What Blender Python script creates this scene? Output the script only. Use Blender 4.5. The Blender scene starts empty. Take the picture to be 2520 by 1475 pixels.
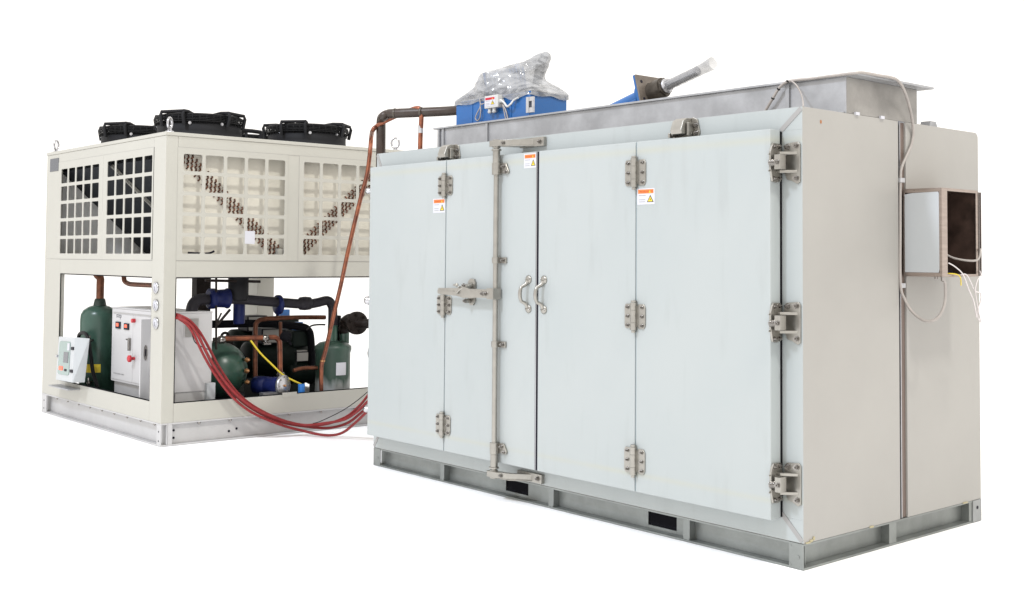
import bpy, math, random
from mathutils import Vector, Matrix
random.seed(7)
S = bpy.context.scene
COL = S.collection
R = math.radians

# ------------------------------------------------------------------ camera
F, CX, CY = 2870.5937, 1244.2069, 520.9137           # measured on a 2520 x 1474 frame
YAW, PIT, ROL = -0.86248, 0.040382, 0.0076
CAM = Vector((3.45034, -4.90702, 1.52578))
fw = Vector((math.sin(YAW)*math.cos(PIT), math.cos(YAW)*math.cos(PIT), math.sin(PIT)))
r0 = Vector((math.cos(YAW), -math.sin(YAW), 0)); u0 = r0.cross(fw)
rt = r0*math.cos(ROL) + u0*math.sin(ROL); up = -r0*math.sin(ROL) + u0*math.cos(ROL)
cd = bpy.data.cameras.new('camera'); cam = bpy.data.objects.new('camera', cd); COL.objects.link(cam)
cam.matrix_world = Matrix(((rt.x, up.x, -fw.x, CAM.x), (rt.y, up.y, -fw.y, CAM.y), (rt.z, up.z, -fw.z, CAM.z), (0, 0, 0, 1)))
cd.sensor_width = 36; cd.lens = F/2520*36
cd.shift_x = (1260-CX)/2520; cd.shift_y = (CY-737)/2520
cd.clip_start = .05; cd.clip_end = 2000
S.camera = cam
def at(px, py, ax, v):
    """point of the place seen at a pixel of the 2520-wide photo, on the plane ax = v"""
    k = 'xyz'.index(ax)
    d = rt*((px-CX)/F) + up*(-(py-CY)/F) + fw
    return CAM + d*((v-CAM[k])/d[k])

# ------------------------------------------------------------------ world, lamp, exposure
w = bpy.data.worlds.new('World'); S.world = w; w.use_nodes = True
bg = w.node_tree.nodes['Background']; bg.inputs[0].default_value = (1.10, 1.065, 1.02, 1); bg.inputs[1].default_value = 1.25
for nm, dr, en_, sz, cl in (('front_hall_lamp', (.0, -.68, .73), 1150, 1.3, (.86, .93, 1.06)), ('side_hall_lamp', (.60, -.05, .80), 950, 1.0, (1.0, .985, .93))):
    ld = bpy.data.lights.new(nm, 'AREA'); ld.shape = 'SQUARE'; ld.size = sz; ld.energy = en_; ld.color = cl
    lo = bpy.data.objects.new(nm, ld); COL.objects.link(lo)
    tgt = Vector((-3.0, 0, 1)); lo.location = tgt + Vector(dr).normalized()*14
    lo.rotation_euler = (tgt-lo.location).to_track_quat('-Z', 'Y').to_euler()
vs = S.view_settings; vs.view_transform = 'Standard'; vs.look = 'None'; vs.exposure = 0; vs.gamma = 1; vs.use_curve_mapping = False
S.cycles.max_bounces = 8; S.cycles.transparent_max_bounces = 16

# ------------------------------------------------------------------ materials
M = {}
def mat(name, col, rough=.5, metal=0., mott=0., ms=6., col2=None, bump=0., bs=40., spec=.5, stretch=None, coat=0.):
    m = bpy.data.materials.new(name); m.use_nodes = True; n = m.node_tree.nodes; l = m.node_tree.links
    b = n['Principled BSDF']
    b.inputs['Base Color'].default_value = (*col, 1); b.inputs['Roughness'].default_value = rough
    b.inputs['Metallic'].default_value = metal; b.inputs['Specular IOR Level'].default_value = spec
    b.inputs['Coat Weight'].default_value = coat
    tc = n.new('ShaderNodeTexCoord'); mp = n.new('ShaderNodeMapping')
    l.new(tc.outputs['Object'], mp.inputs[0])
    if stretch: mp.inputs['Scale'].default_value = stretch
    if mott:
        t = n.new('ShaderNodeTexNoise'); t.inputs['Scale'].default_value = ms; t.inputs['Detail'].default_value = 6; t.inputs['Roughness'].default_value = .6
        l.new(mp.outputs[0], t.inputs['Vector'])
        r = n.new('ShaderNodeValToRGB'); r.color_ramp.elements[0].position = .35; r.color_ramp.elements[1].position = .68
        c2 = col2 or tuple(c*(1-mott) for c in col)
        r.color_ramp.elements[0].color = (*c2, 1); r.color_ramp.elements[1].color = (*col, 1)
        l.new(t.outputs['Fac'], r.inputs[0]); l.new(r.outputs[0], b.inputs['Base Color'])
        rr = n.new('ShaderNodeMapRange'); rr.inputs[3].default_value = max(0, rough-.08); rr.inputs[4].default_value = min(1, rough+.1)
        l.new(t.outputs['Fac'], rr.inputs[0]); l.new(rr.outputs[0], b.inputs['Roughness'])
    if bump:
        t2 = n.new('ShaderNodeTexNoise'); t2.inputs['Scale'].default_value = bs; t2.inputs['Detail'].default_value = 4
        l.new(mp.outputs[0], t2.inputs['Vector'])
        bp = n.new('ShaderNodeBump'); bp.inputs['Strength'].default_value = bump; bp.inputs['Distance'].default_value = .01
        l.new(t2.outputs['Fac'], bp.inputs['Height']); l.new(bp.outputs[0], b.inputs['Normal'])
    M[name] = m; return m
mat('floor', (.97, .97, .97), .9, spec=.1)
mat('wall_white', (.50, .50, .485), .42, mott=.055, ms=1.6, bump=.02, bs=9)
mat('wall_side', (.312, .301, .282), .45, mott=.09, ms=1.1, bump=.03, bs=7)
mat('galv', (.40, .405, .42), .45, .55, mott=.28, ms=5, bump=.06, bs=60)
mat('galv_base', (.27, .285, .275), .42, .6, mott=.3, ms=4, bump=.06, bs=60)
mat('galv_end', (.34, .325, .305), .42, .6, mott=.35, ms=4, bump=.06, bs=60)
mat('galv_dark', (.33, .34, .34), .5, .55, mott=.25, ms=5, bump=.06, bs=60)
mat('stainless', (.40, .375, .36), .3, .85, mott=.12, ms=9, stretch=(1, 1, 8))
mat('nickel', (.35, .335, .305), .33, .85, mott=.14, ms=18)
mat('rose_steel', (.40, .33, .29), .3, .7, mott=.2, ms=9, stretch=(1, 1, 8))
mat('joint_brown', (.13, .095, .08), .5)
mat('bolt', (.27, .255, .24), .2, .95)
mat('chrome', (.48, .48, .50), .14, 1.)
mat('rubber', (.010, .009, .016), .6, spec=.2)
mat('gasket', (.006, .006, .008), .9, spec=.1)
mat('seam', (.25, .30, .32), .6)
mat('unit_white', (.410, .400, .358), .45, mott=.05, ms=2.5, bump=.02, bs=12)
mat('unit_base', (.46, .455, .455), .45, mott=.12, ms=4, bump=.04, bs=20)
mat('unit_inner', (.36, .345, .31), .6, mott=.1, ms=4)
mat('unit_inner_pale', (.66, .63, .55), .6, mott=.08, ms=4)
mat('inner_lit_white', (.88, .87, .84), .6, mott=.06, ms=4)  # unit paint brightened; stands in for light missing behind the left grilles
mat('cabinet_white', (.46, .455, .46), .4, mott=.04, ms=3)
mat('fin', (.030, .034, .040), .75, mott=.3, ms=60, spec=.2)
mat('fan_black', (.012, .012, .014), .6, mott=.2, ms=12, spec=.18)
mat('grille_black', (.006, .006, .007), .5, spec=.2)
mat('copper', (.36, .125, .065), .38, .7, mott=.45, ms=14, col2=(.16, .06, .04))
mat('copper_bend', (.30, .13, .075), .35, .6, mott=.7, ms=45, col2=(.06, .025, .018))
mat('copper_dark', (.20, .075, .04), .45, .6, mott=.5, ms=20)
mat('steel_pipe', (.050, .042, .035), .38, .3, mott=.4, ms=10, col2=(.035, .020, .015))
mat('insulation', (.022, .020, .026), .5, mott=.3, ms=10, spec=.25)
mat('dark_iron', (.015, .010, .008), .5, .0, mott=.4, ms=20, spec=.2)
mat('tank_green', (.036, .088, .064), .30, mott=.25, ms=5, bump=.03, bs=30)
mat('tank_green_dark', (.018, .038, .028), .35, mott=.3, ms=5)
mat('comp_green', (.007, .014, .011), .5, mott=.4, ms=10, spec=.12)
mat('blue', (.010, .105, .33), .38, mott=.12, ms=4, bump=.03, bs=20)
mat('navy', (.006, .012, .075), .4, mott=.3, ms=10, spec=.2)
mat('bright_blue', (.02, .16, .50), .4)
mat('red_hose', (.24, .010, .012), .5, mott=.3, ms=30)
mat('yellow', (.62, .48, .03), .5)
mat('grey_cable', (.34, .31, .29), .5, mott=.15, ms=20)
mat('black_cable', (.012, .012, .013), .5, spec=.2)
mat('white_plastic', (.46, .46, .45), .35)
mat('pale_cable', (.58, .54, .54), .5)
mat('iron_plate', (.20, .17, .145), .42, .55, mott=.35, ms=12, bump=.05, bs=50)
mat('iron_dark', (.10, .085, .07), .42, .55, mott=.4, ms=14)
mat('paper', (.50, .50, .54), .6)
mat('orange', (.72, .17, .035), .5)
mat('label_red', (.45, .01, .03), .5)
mat('sign_yellow', (.70, .52, .03), .5)
mat('ink', (.02, .02, .02), .6)
mat('ink_soft', (.27, .27, .27), .6)
mat('orange_ink', (.33, .07, .015), .6)
mat('red_knob', (.45, .02, .03), .35)
mat('screen_dark', (.05, .055, .07), .25)
mat('window_tint', (.16, .24, .22), .1)
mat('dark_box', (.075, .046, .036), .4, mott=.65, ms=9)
mat('louver', (.33, .32, .30), .55)
mat('door_sheet', (.42, .44, .455), .35, mott=.04, ms=2)
mat('brass', (.50, .26, .12), .35, .8)
mat('steel_bright', (.55, .55, .57), .3, .85, mott=.2, ms=10)
mat('rust', (.30, .12, .04), .7)
mat('foam', (.36, .32, .20), .8)
mat('trim_grey', (.27, .265, .26), .5)
def lit(name, col, e):
    m = bpy.data.materials.new(name); m.use_nodes = True; b = m.node_tree.nodes['Principled BSDF']
    b.inputs['Base Color'].default_value = (*col, 1); b.inputs['Emission Color'].default_value = (*col, 1); b.inputs['Emission Strength'].default_value = e
    M[name] = m
lit('led_red', (.9, .12, .06), .55)

def door_mat():
    m = bpy.data.materials.new('door_panel'); m.use_nodes = True; n = m.node_tree.nodes; l = m.node_tree.links
    b = n['Principled BSDF']; b.inputs['Roughness'].default_value = .36
    g = n.new('ShaderNodeNewGeometry'); sp = n.new('ShaderNodeSeparateXYZ'); l.new(g.outputs['Position'], sp.inputs[0])
    t = n.new('ShaderNodeTexNoise'); t.inputs['Scale'].default_value = 1.3; t.inputs['Detail'].default_value = 5; l.new(g.outputs['Position'], t.inputs['Vector'])
    base = n.new('ShaderNodeMixRGB'); l.new(t.outputs['Fac'], base.inputs[0])
    base.inputs[1].default_value = (.306, .338, .342, 1); base.inputs[2].default_value = (.362, .380, .376, 1)
    # glue stain: a faint yellow band a hand's width inside the top and bottom edges
    def band(z, wd):
        s = n.new('ShaderNodeMath'); s.operation = 'SUBTRACT'; l.new(sp.outputs['Z'], s.inputs[0]); s.inputs[1].default_value = z
        a = n.new('ShaderNodeMath'); a.operation = 'ABSOLUTE'; l.new(s.outputs[0], a.inputs[0])
        r = n.new('ShaderNodeMapRange'); r.inputs[1].default_value = 0; r.inputs[2].default_value = wd; r.inputs[3].default_value = 1; r.inputs[4].default_value = 0
        l.new(a.outputs[0], r.inputs[0]); return r
    b1, b2 = band(2.135, .03), band(.335, .022)
    mx = n.new('ShaderNodeMath'); mx.operation = 'ADD'; l.new(b1.outputs[0], mx.inputs[0]); l.new(b2.outputs[0], mx.inputs[1])
    t2 = n.new('ShaderNodeTexNoise'); t2.inputs['Scale'].default_value = 2.2; l.new(g.outputs['Position'], t2.inputs['Vector'])
    m3 = n.new('ShaderNodeMath'); m3.operation = 'MULTIPLY'; l.new(mx.outputs[0], m3.inputs[0]); l.new(t2.outputs['Fac'], m3.inputs[1])
    m4 = n.new('ShaderNodeMath'); m4.operation = 'MULTIPLY'; l.new(m3.outputs[0], m4.inputs[0]); m4.inputs[1].default_value = .65
    mp = n.new('ShaderNodeMapping'); mp.inputs['Scale'].default_value = (3, 3, .5); l.new(g.outputs['Position'], mp.inputs[0])
    t5 = n.new('ShaderNodeTexNoise'); t5.inputs['Scale'].default_value = 3.5; t5.inputs['Detail'].default_value = 8; l.new(mp.outputs[0], t5.inputs['Vector'])
    r5 = n.new('ShaderNodeMapRange'); r5.inputs[1].default_value = .56; r5.inputs[2].default_value = .75; r5.inputs[3].default_value = 0; r5.inputs[4].default_value = .35; l.new(t5.outputs['Fac'], r5.inputs[0])
    dirt = n.new('ShaderNodeMixRGB'); l.new(r5.outputs[0], dirt.inputs[0]); l.new(base.outputs[0], dirt.inputs[1]); dirt.inputs[2].default_value = (.27, .285, .28, 1)
    r6 = n.new('ShaderNodeMapRange'); r6.inputs[3].default_value = .28; r6.inputs[4].default_value = .46; l.new(t5.outputs['Fac'], r6.inputs[0]); l.new(r6.outputs[0], b.inputs['Roughness'])
    f = n.new('ShaderNodeMixRGB'); l.new(m4.outputs[0], f.inputs[0]); l.new(dirt.outputs[0], f.inputs[1]); f.inputs[2].default_value = (.37, .36, .27, 1)
    l.new(f.outputs[0], b.inputs['Base Color'])
    t3 = n.new('ShaderNodeTexNoise'); t3.inputs['Scale'].default_value = 5; l.new(g.outputs['Position'], t3.inputs['Vector'])
    bp = n.new('ShaderNodeBump'); bp.inputs['Strength'].default_value = .04; bp.inputs['Distance'].default_value = .01; l.new(t3.outputs['Fac'], bp.inputs['Height']); l.new(bp.outputs[0], b.inputs['Normal'])
    M['door_panel'] = m
door_mat()
def frost_mat():
    m = bpy.data.materials.new('frosted_green'); m.use_nodes = True; n = m.node_tree.nodes; l = m.node_tree.links
    b = n['Principled BSDF']; b.inputs['Roughness'].default_value = .4
    g = n.new('ShaderNodeNewGeometry'); sp = n.new('ShaderNodeSeparateXYZ'); l.new(g.outputs['Position'], sp.inputs[0])
    mp = n.new('ShaderNodeMapping'); mp.inputs['Scale'].default_value = (1, 1, .25); l.new(g.outputs['Position'], mp.inputs[0])
    t = n.new('ShaderNodeTexNoise'); t.inputs['Scale'].default_value = 14; t.inputs['Detail'].default_value = 5; l.new(mp.outputs[0], t.inputs['Vector'])
    a = n.new('ShaderNodeMath'); a.operation = 'MULTIPLY_ADD'; l.new(t.outputs['Fac'], a.inputs[0]); a.inputs[1].default_value = .22; l.new(sp.outputs['Z'], a.inputs[2])
    r = n.new('ShaderNodeMapRange'); r.inputs[1].default_value = .54; r.inputs[2].default_value = .47; r.inputs[3].default_value = 0; r.inputs[4].default_value = 1; l.new(a.outputs[0], r.inputs[0])
    f = n.new('ShaderNodeMixRGB'); l.new(r.outputs[0], f.inputs[0]); f.inputs[1].default_value = (.030, .062, .046, 1); f.inputs[2].default_value = (.33, .35, .35, 1)
    l.new(f.outputs[0], b.inputs['Base Color']); M['frosted_green'] = m
frost_mat()
def film_mat(name, alpha_lo, alpha_hi, sc):
    # thin clear plastic: mostly see-through, shiny where it creases
    m = bpy.data.materials.new(name); m.use_nodes = True; n = m.node_tree.nodes; l = m.node_tree.links
    out = n['Material Output']; b = n['Principled BSDF']
    b.inputs['Base Color'].default_value = (.31, .315, .325, 1); b.inputs['Roughness'].default_value = .12; b.inputs['Specular IOR Level'].default_value = .8
    tr = n.new('ShaderNodeBsdfTransparent'); tr.inputs[0].default_value = (.93, .93, .93, 1); mx = n.new('ShaderNodeMixShader')
    tc = n.new('ShaderNodeTexCoord'); mp = n.new('ShaderNodeMapping'); mp.inputs['Scale'].default_value = (1, 1, 1.8); mp.inputs['Rotation'].default_value = (.4, .5, .3)
    l.new(tc.outputs['Object'], mp.inputs[0])
    t = n.new('ShaderNodeTexNoise'); t.inputs['Scale'].default_value = sc; t.inputs['Detail'].default_value = 7; t.inputs['Roughness'].default_value = .65; t.inputs['Distortion'].default_value = 1.2; l.new(mp.outputs[0], t.inputs['Vector'])
    r = n.new('ShaderNodeMapRange'); r.inputs[1].default_value = .38; r.inputs[2].default_value = .68; r.inputs[3].default_value = alpha_lo; r.inputs[4].default_value = alpha_hi; l.new(t.outputs['Fac'], r.inputs[0])
    l.new(r.outputs[0], mx.inputs[0]); l.new(tr.outputs[0], mx.inputs[1]); l.new(b.outputs[0], mx.inputs[2]); l.new(mx.outputs[0], out.inputs[0])
    v = n.new('ShaderNodeTexVoronoi'); v.inputs['Scale'].default_value = sc*1.6; l.new(mp.outputs[0], v.inputs['Vector'])
    bp = n.new('ShaderNodeBump'); bp.inputs['Strength'].default_value = .8; bp.inputs['Distance'].default_value = .03; l.new(v.outputs['Distance'], bp.inputs['Height']); l.new(bp.outputs[0], b.inputs['Normal'])
    M[name] = m
film_mat('film', .50, .96, 6)
film_mat('film_clear', .25, .6, 4)

# ------------------------------------------------------------------ mesh helper
class MB:
    def __init__(s): s.v = []; s.f = []; s.sm = []; s.mt = []; s.cur = None
    def mat(s, name): s.cur = name; return s
    def add(s, vs, fs, smooth=False):
        o = len(s.v); s.v += [Vector(p) for p in vs]
        for f in fs: s.f.append([i+o for i in f]); s.sm.append(smooth); s.mt.append(s.cur)
        return s
    def box(s, x0, x1, y0, y1, z0, z1):
        x0, x1 = sorted((x0, x1)); y0, y1 = sorted((y0, y1)); z0, z1 = sorted((z0, z1))
        return s.add([(x0, y0, z0), (x1, y0, z0), (x1, y1, z0), (x0, y1, z0), (x0, y0, z1), (x1, y0, z1), (x1, y1, z1), (x0, y1, z1)],
              [(0, 3, 2, 1), (4, 5, 6, 7), (0, 1, 5, 4), (1, 2, 6, 5), (2, 3, 7, 6), (3, 0, 4, 7)])
    def prism(s, poly, ax, a, b):
        """closed polygon extruded along an axis. poly order (u,v): x -> (y,z), y -> (x,z), z -> (x,y)"""
        def P(u, v, t): return {'x': (t, u, v), 'y': (u, t, v), 'z': (u, v, t)}[ax]
        n = len(poly)
        return s.add([P(u, v, a) for u, v in poly]+[P(u, v, b) for u, v in poly],
              [tuple(range(n)), tuple(range(2*n-1, n-1, -1))]+[(i, i+n, (i+1) % n+n, (i+1) % n) for i in range(n)])
    def tube(s, pts, r, n=10, smooth_path=0, cap=True):
        pts = [Vector(p) for p in pts]
        if smooth_path:
            q = []
            for i in range(len(pts)-1):
                p0 = pts[max(i-1, 0)]; p1 = pts[i]; p2 = pts[i+1]; p3 = pts[min(i+2, len(pts)-1)]
                for k in range(smooth_path):
                    t = k/smooth_path
                    q.append(.5*((2*p1)+(p2-p0)*t+(2*p0-5*p1+4*p2-p3)*t*t+(3*p1-p0-3*p2+p3)*t**3))
            q.append(pts[-1]); pts = q
        rs = r if isinstance(r, (list, tuple)) else [r]*len(pts)
        if len(rs) != len(pts): rs = [rs[min(int(i*len(rs)/len(pts)), len(rs)-1)] for i in range(len(pts))]
        T = []
        for i in range(len(pts)):
            d = (pts[min(i+1, len(pts)-1)]-pts[max(i-1, 0)]); T.append(d.normalized())
        a = Vector((0, 0, 1)) if abs(T[0].z) < .9 else Vector((1, 0, 0))
        N = (a - T[0]*a.dot(T[0])).normalized(); vs = []; fs = []
        for i, p in enumerate(pts):
            N = (N - T[i]*N.dot(T[i])).normalized(); B = T[i].cross(N)
            for k in range(n):
                t = 2*math.pi*k/n; vs.append(p+(N*math.cos(t)+B*math.sin(t))*rs[i])
        for i in range(len(pts)-1):
            for k in range(n): fs.append((i*n+k, i*n+(k+1) % n, (i+1)*n+(k+1) % n, (i+1)*n+k))
        s.add(vs, fs, True)
        if cap: s.add(vs[:n], [tuple(range(n-1, -1, -1))]); s.add(vs[-n:], [tuple(range(n))])
        return s
    def cyl(s, p0, p1, r, n=20, r1=None): return s.tube([p0, p1], [r, r if r1 is None else r1], n)
    def lathe(s, prof, o, axis=(0, 0, 1), n=32):
        """prof = [(radius, height)] turned about an axis through o"""
        o = Vector(o); A = Vector(axis).normalized(); a = Vector((0, 0, 1)) if abs(A.z) < .9 else Vector((1, 0, 0))
        N = (a-A*a.dot(A)).normalized(); B = A.cross(N); vs = []; fs = []
        for r, h in prof:
            for k in range(n):
                t = 2*math.pi*k/n; vs.append(o+A*h+(N*math.cos(t)+B*math.sin(t))*max(r, 1e-4))
        for i in range(len(prof)-1):
            for k in range(n): fs.append((i*n+k, i*n+(k+1) % n, (i+1)*n+(k+1) % n, (i+1)*n+k))
        s.add(vs, fs, True)
        s.add(vs[:n], [tuple(range(n-1, -1, -1))]); s.add(vs[-n:], [tuple(range(n))]); return s
    def hexbolt(s, p, d, r=.012, h=.010):
        p = Vector(p); d = Vector(d).normalized(); s.cyl(p, p+d*h*.35, r*1.35, 14); s.cyl(p+d*h*.35, p+d*h*1.3, r, 6); return s.cyl(p+d*h*1.3, p+d*h*1.9, r*.5, 8)
    def xf(s, mtx): s.v = [mtx @ p for p in s.v]; return s
    def build(s, name, mt, parent=None, bevel=0., seg=2):
        xs = [p.x for p in s.v]; ys = [p.y for p in s.v]; zs = [p.z for p in s.v]
        o = Vector(((min(xs)+max(xs))/2, (min(ys)+max(ys))/2, min(zs)))
        me = bpy.data.meshes.new(name); me.from_pydata([p-o for p in s.v], [], s.f); me.update()
        for pl, k in zip(me.polygons, s.sm): pl.use_smooth = k
        slots = [None]; me.materials.append(M[mt])
        for pl, k in zip(me.polygons, s.mt):
            if k not in slots: slots.append(k); me.materials.append(M[k])
            pl.material_index = slots.index(k)
        ob = bpy.data.objects.new(name, me); COL.objects.link(ob); place(ob, o, parent)
        if bevel:
            b = ob.modifiers.new('edge', 'BEVEL'); b.width = bevel; b.segments = seg; b.limit_method = 'ANGLE'; b.angle_limit = R(50); b.harden_normals = False
        return ob
WO = {}
def place(ob, o, parent):
    WO[ob.name] = Vector(o)
    if parent: ob.parent = parent; ob.location = Vector(o)-WO[parent.name]
    else: ob.location = o
def tag(o, label=None, cat=None, group=None, kind=None):
    if label: o['label'] = label
    if cat: o['category'] = cat
    if group: o['group'] = group
    if kind: o['kind'] = kind
    return o
def thing(name, loc, label, cat, group=None):
    o = bpy.data.objects.new(name, None); COL.objects.link(o); o.empty_display_size = .1; place(o, Vector(loc), None); return tag(o, label, cat, group)
def text(name, s, size, o, ux, uz, mt, parent, align='LEFT', sx=1.):
    """flat lettering: o = world origin, ux = reading direction, uz = up"""
    c = bpy.data.curves.new(name, 'FONT'); c.body = s; c.size = size; c.align_x = align; c.extrude = .0004; c.resolution_u = 2
    tmp = bpy.data.objects.new(name+'_tmp', c); COL.objects.link(tmp); dg = bpy.context.evaluated_depsgraph_get()
    me = bpy.data.meshes.new_from_object(tmp.evaluated_get(dg)); bpy.data.objects.remove(tmp); bpy.data.curves.remove(c)
    ux = Vector(ux).normalized(); uz = Vector(uz).normalized(); nn = ux.cross(uz)
    for v in me.vertices: v.co = ux*v.co.x*sx+uz*v.co.y+nn*v.co.z
    me.materials.clear(); me.materials.append(M[mt]); ob = bpy.data.objects.new(name, me); COL.objects.link(ob); place(ob, Vector(o), parent); return ob

def sheet_with_holes(mb, ax, c0, c1, u0, u1, v0, v1, cells, rad):
    """flat sheet on plane ax between c0 and c1; cells = list of (ua,ub,va,vb) holes on a regular grid with rounded corners"""
    us = sorted({round(c[0], 5) for c in cells}); ue = sorted({round(c[1], 5) for c in cells})
    vs_ = sorted({round(c[2], 5) for c in cells}); ve = sorted({round(c[3], 5) for c in cells})
    cu = [u0]+[(ue[i]+us[i+1])/2 for i in range(len(us)-1)]+[u1]
    cv = [v0]+[(ve[i]+vs_[i+1])/2 for i in range(len(vs_)-1)]+[v1]
    def P(u, v, c): return (c, u, v) if ax == 'x' else (u, c, v)
    for i in range(len(us)):
        for j in range(len(vs_)):
            a, b, c, d = us[i], ue[i], vs_[j], ve[j]; A, B, C_, D = cu[i], cu[i+1], cv[j], cv[j+1]
            inn = []; out = []
            for (cx, cy, ox, oy, t0) in ((b-rad, d-rad, B, D, 0), (a+rad, d-rad, A, D, 90), (a+rad, c+rad, A, C_, 180), (b-rad, c+rad, B, C_, 270)):
                for k in range(4):
                    t = R(t0+30*k); inn.append((cx+rad*math.cos(t), cy+rad*math.sin(t))); out.append((ox, oy))
            n = len(inn)
            vv = [P(*p, c0) for p in inn]+[P(*p, c0) for p in out]+[P(*p, c1) for p in inn]
            ff = []
            for k in range(n):
                k2 = (k+1) % n
                if out[k] == out[k2]: ff.append((k, k2, n+k))
                else: ff.append((k, k2, n+k2, n+k))
                ff.append((k, 2*n+k, 2*n+k2, k2))
            mb.add(vv, ff)

# ------------------------------------------------------------------ the setting: the white surface everything stands on
g = MB(); g.add([(-300, -300, 0), (300, -300, 0), (300, 300, 0), (-300, 300, 0)], [(0, 1, 2, 3)])
tag(g.build('ground', 'floor'), kind='structure')

# =================================================================== FREEZER CABINET
L, D, HB, H = 3.75, 1.771, .13, 2.30
DF = -.097
cab = thing('freezer_cabinet', (-L/2, D/2, 0), 'large white insulated freezer cabinet with four tall door leaves, on a galvanised steel base', 'freezer cabinet')
# --- base
pockets = [(-2.316, -2.098), (-1.078, -.867)]
m = MB()
m.box(-L, 0, .0, .07, .001, .012)                                  # front bottom flange
m.box(-L, 0, .0, .07, .120, HB)                                    # front top flange
xs = [-L+.03]+[p for q in pockets for p in q]+[-.03]
for i in range(0, len(xs), 2): m.box(xs[i], xs[i+1], .052, .06, .012, .12)
for a, b in pockets: m.box(a, b, .052, .06, .012, .030); m.box(a, b, .052, .06, .104, .12)
m.box(-.07, -.001, .0705, D, .001, .012); m.box(-.07, -.001, .0705, D, .120, HB)
m.box(-.060, -.052, .06, D-.03, .012, .12)
m.box(-L, -L+.07, .0705, D, .001, .012); m.box(-L+.01, -L+.02, .06, D-.03, .012, .12); m.box(-L, -L+.07, .0705, D, .12, HB)
m.box(-L, 0, D-.012, D-.002, .0125, .1195)
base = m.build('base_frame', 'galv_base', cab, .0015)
for x in (-2.929, -1.835, -.756):
    m = MB(); m.box(x-.022, x-.018, .004, .0518, .0125, .1195); m.box(x-.0178, x+.018, .004, .008, .0125, .1195); m.box(x+.0182, x+.023, .004, .0518, .0125, .1195)
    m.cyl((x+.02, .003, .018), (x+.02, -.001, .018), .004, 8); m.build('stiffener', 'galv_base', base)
for y in (.80, 1.655):
    m = MB(); m.box(-.0518, -.004, y-.020, y-.016, .0125, .1195); m.box(-.008, -.004, y-.0158, y+.05, .0125, .1195); m.build('stiffener', 'galv_base', base)
for a, b, zz in ((-L+.001, -L+.085, 0), (-.085, -.0005, 0)):
    m = MB(); m.box(a, b, -.003, .004, .004, HB-.001); m.cyl(((a+b)/2+.012, -.003, .062), ((a+b)/2+.012, -.006, .062), .009, 16)
    for z in (.018, .112): m.cyl((a+.012, -.003, z), (a+.012, -.0045, z), .005, 10)
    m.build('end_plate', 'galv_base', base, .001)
m = MB(); m.box(-.006, .002, D-.10, D-.001, .004, HB-.001); e_ = m.build('end_plate', 'galv_dark', base)
m = MB(); m.cyl((.002, D-.05, .085), (.004, D-.05, .085), .010, 14); m.build('bolt_hole', 'rubber', base)
for a, b in pockets:
    m = MB(); m.box(a+.001, b-.001, .062, .60, .0305, .1035); m.build('fork_pocket', 'gasket', base)
# --- insulated body
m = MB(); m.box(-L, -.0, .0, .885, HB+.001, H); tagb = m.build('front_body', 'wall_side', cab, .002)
# front frame skin carries the same blue white as the doors
m = MB(); fy = -.0025
m.box(-L, 0, fy, -.0003, 2.185, H-.001); m.box(-L, 0, fy, -.0003, HB+.004, .245); m.box(-L, -3.66, fy, -.0003, .2455, 2.1845); m.box(-.14, 0, fy, -.0003, .2455, 2.1845)
m.build('front_frame', 'door_panel', cab)
rc = .035; poly = [(.962, HB+.001), (D, HB+.001), (D, H-rc)]+[(D-rc+rc*math.cos(R(a)), H-rc+rc*math.sin(R(a))) for a in (15, 30, 45, 60, 75, 90)]+[(.962, H)]
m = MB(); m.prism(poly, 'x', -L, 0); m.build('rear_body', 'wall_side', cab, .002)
m = MB(); m.box(-L+.01, -.03, .8855, .9615, HB+.002, H-.01); m.build('joint_gap', 'gasket', cab)
m = MB(); m.box(-.032, -.004, .906, .912, HB+.003, H-.005); m.build('joint_strip', 'steel_bright', cab)
m = MB(); m.box(-.030, -.012, .925, .961, HB+.003, H-.005); m.build('joint_liner', 'joint_brown', cab)
# mitre strips at the corners of the door frame
def strip(p0, p1, wd):
    p0 = Vector(p0); p1 = Vector(p1); d = (p1-p0).normalized(); nn = Vector((-d.y, d.x))*wd/2
    return [tuple(p0+nn), tuple(p1+nn), tuple(p1-nn), tuple(p0-nn)]
for a, b in (((-.006, 2.29), (-.128, 2.187)), ((-.006, .142), (-.128, .262)), ((-L+.006, 2.29), (-L+.06, 2.19)), ((-L+.006, .142), (-L+.075, .24))):
    m = MB(); m.prism(strip(Vector(a), Vector(b), .024), 'y', -.0055, -.0028); m.build('mitre_strip', 'trim_grey', cab)
# stains and foam blobs on the skin
m = MB(); rr = [(.135*0+ .215+.012*math.cos(t), 2.215+.016*math.sin(t)) for t in [k*math.pi/4 for k in range(8)]]
m.prism([(.157+.008*math.cos(k*.785), 2.235+.010*math.sin(k*.785)) for k in range(8)], 'x', .0002, .0012); m.build('rust_spot', 'rust', cab)
m = MB()
for y, z, a, b in ((.035, .133, .022, .004), (.082, .148, .008, .009), (.06, .139, .014, .006), (.60, .131, .02, .005), (1.58, .131, .03, .004)):
    m = MB(); m.prism([(y+a*math.cos(k*.785), z+b*math.sin(k*.785)*(1+.3*(k % 2))) for k in range(8)], 'x', .0004, .005); m.build('sealant_blob', 'foam', cab)

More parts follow.
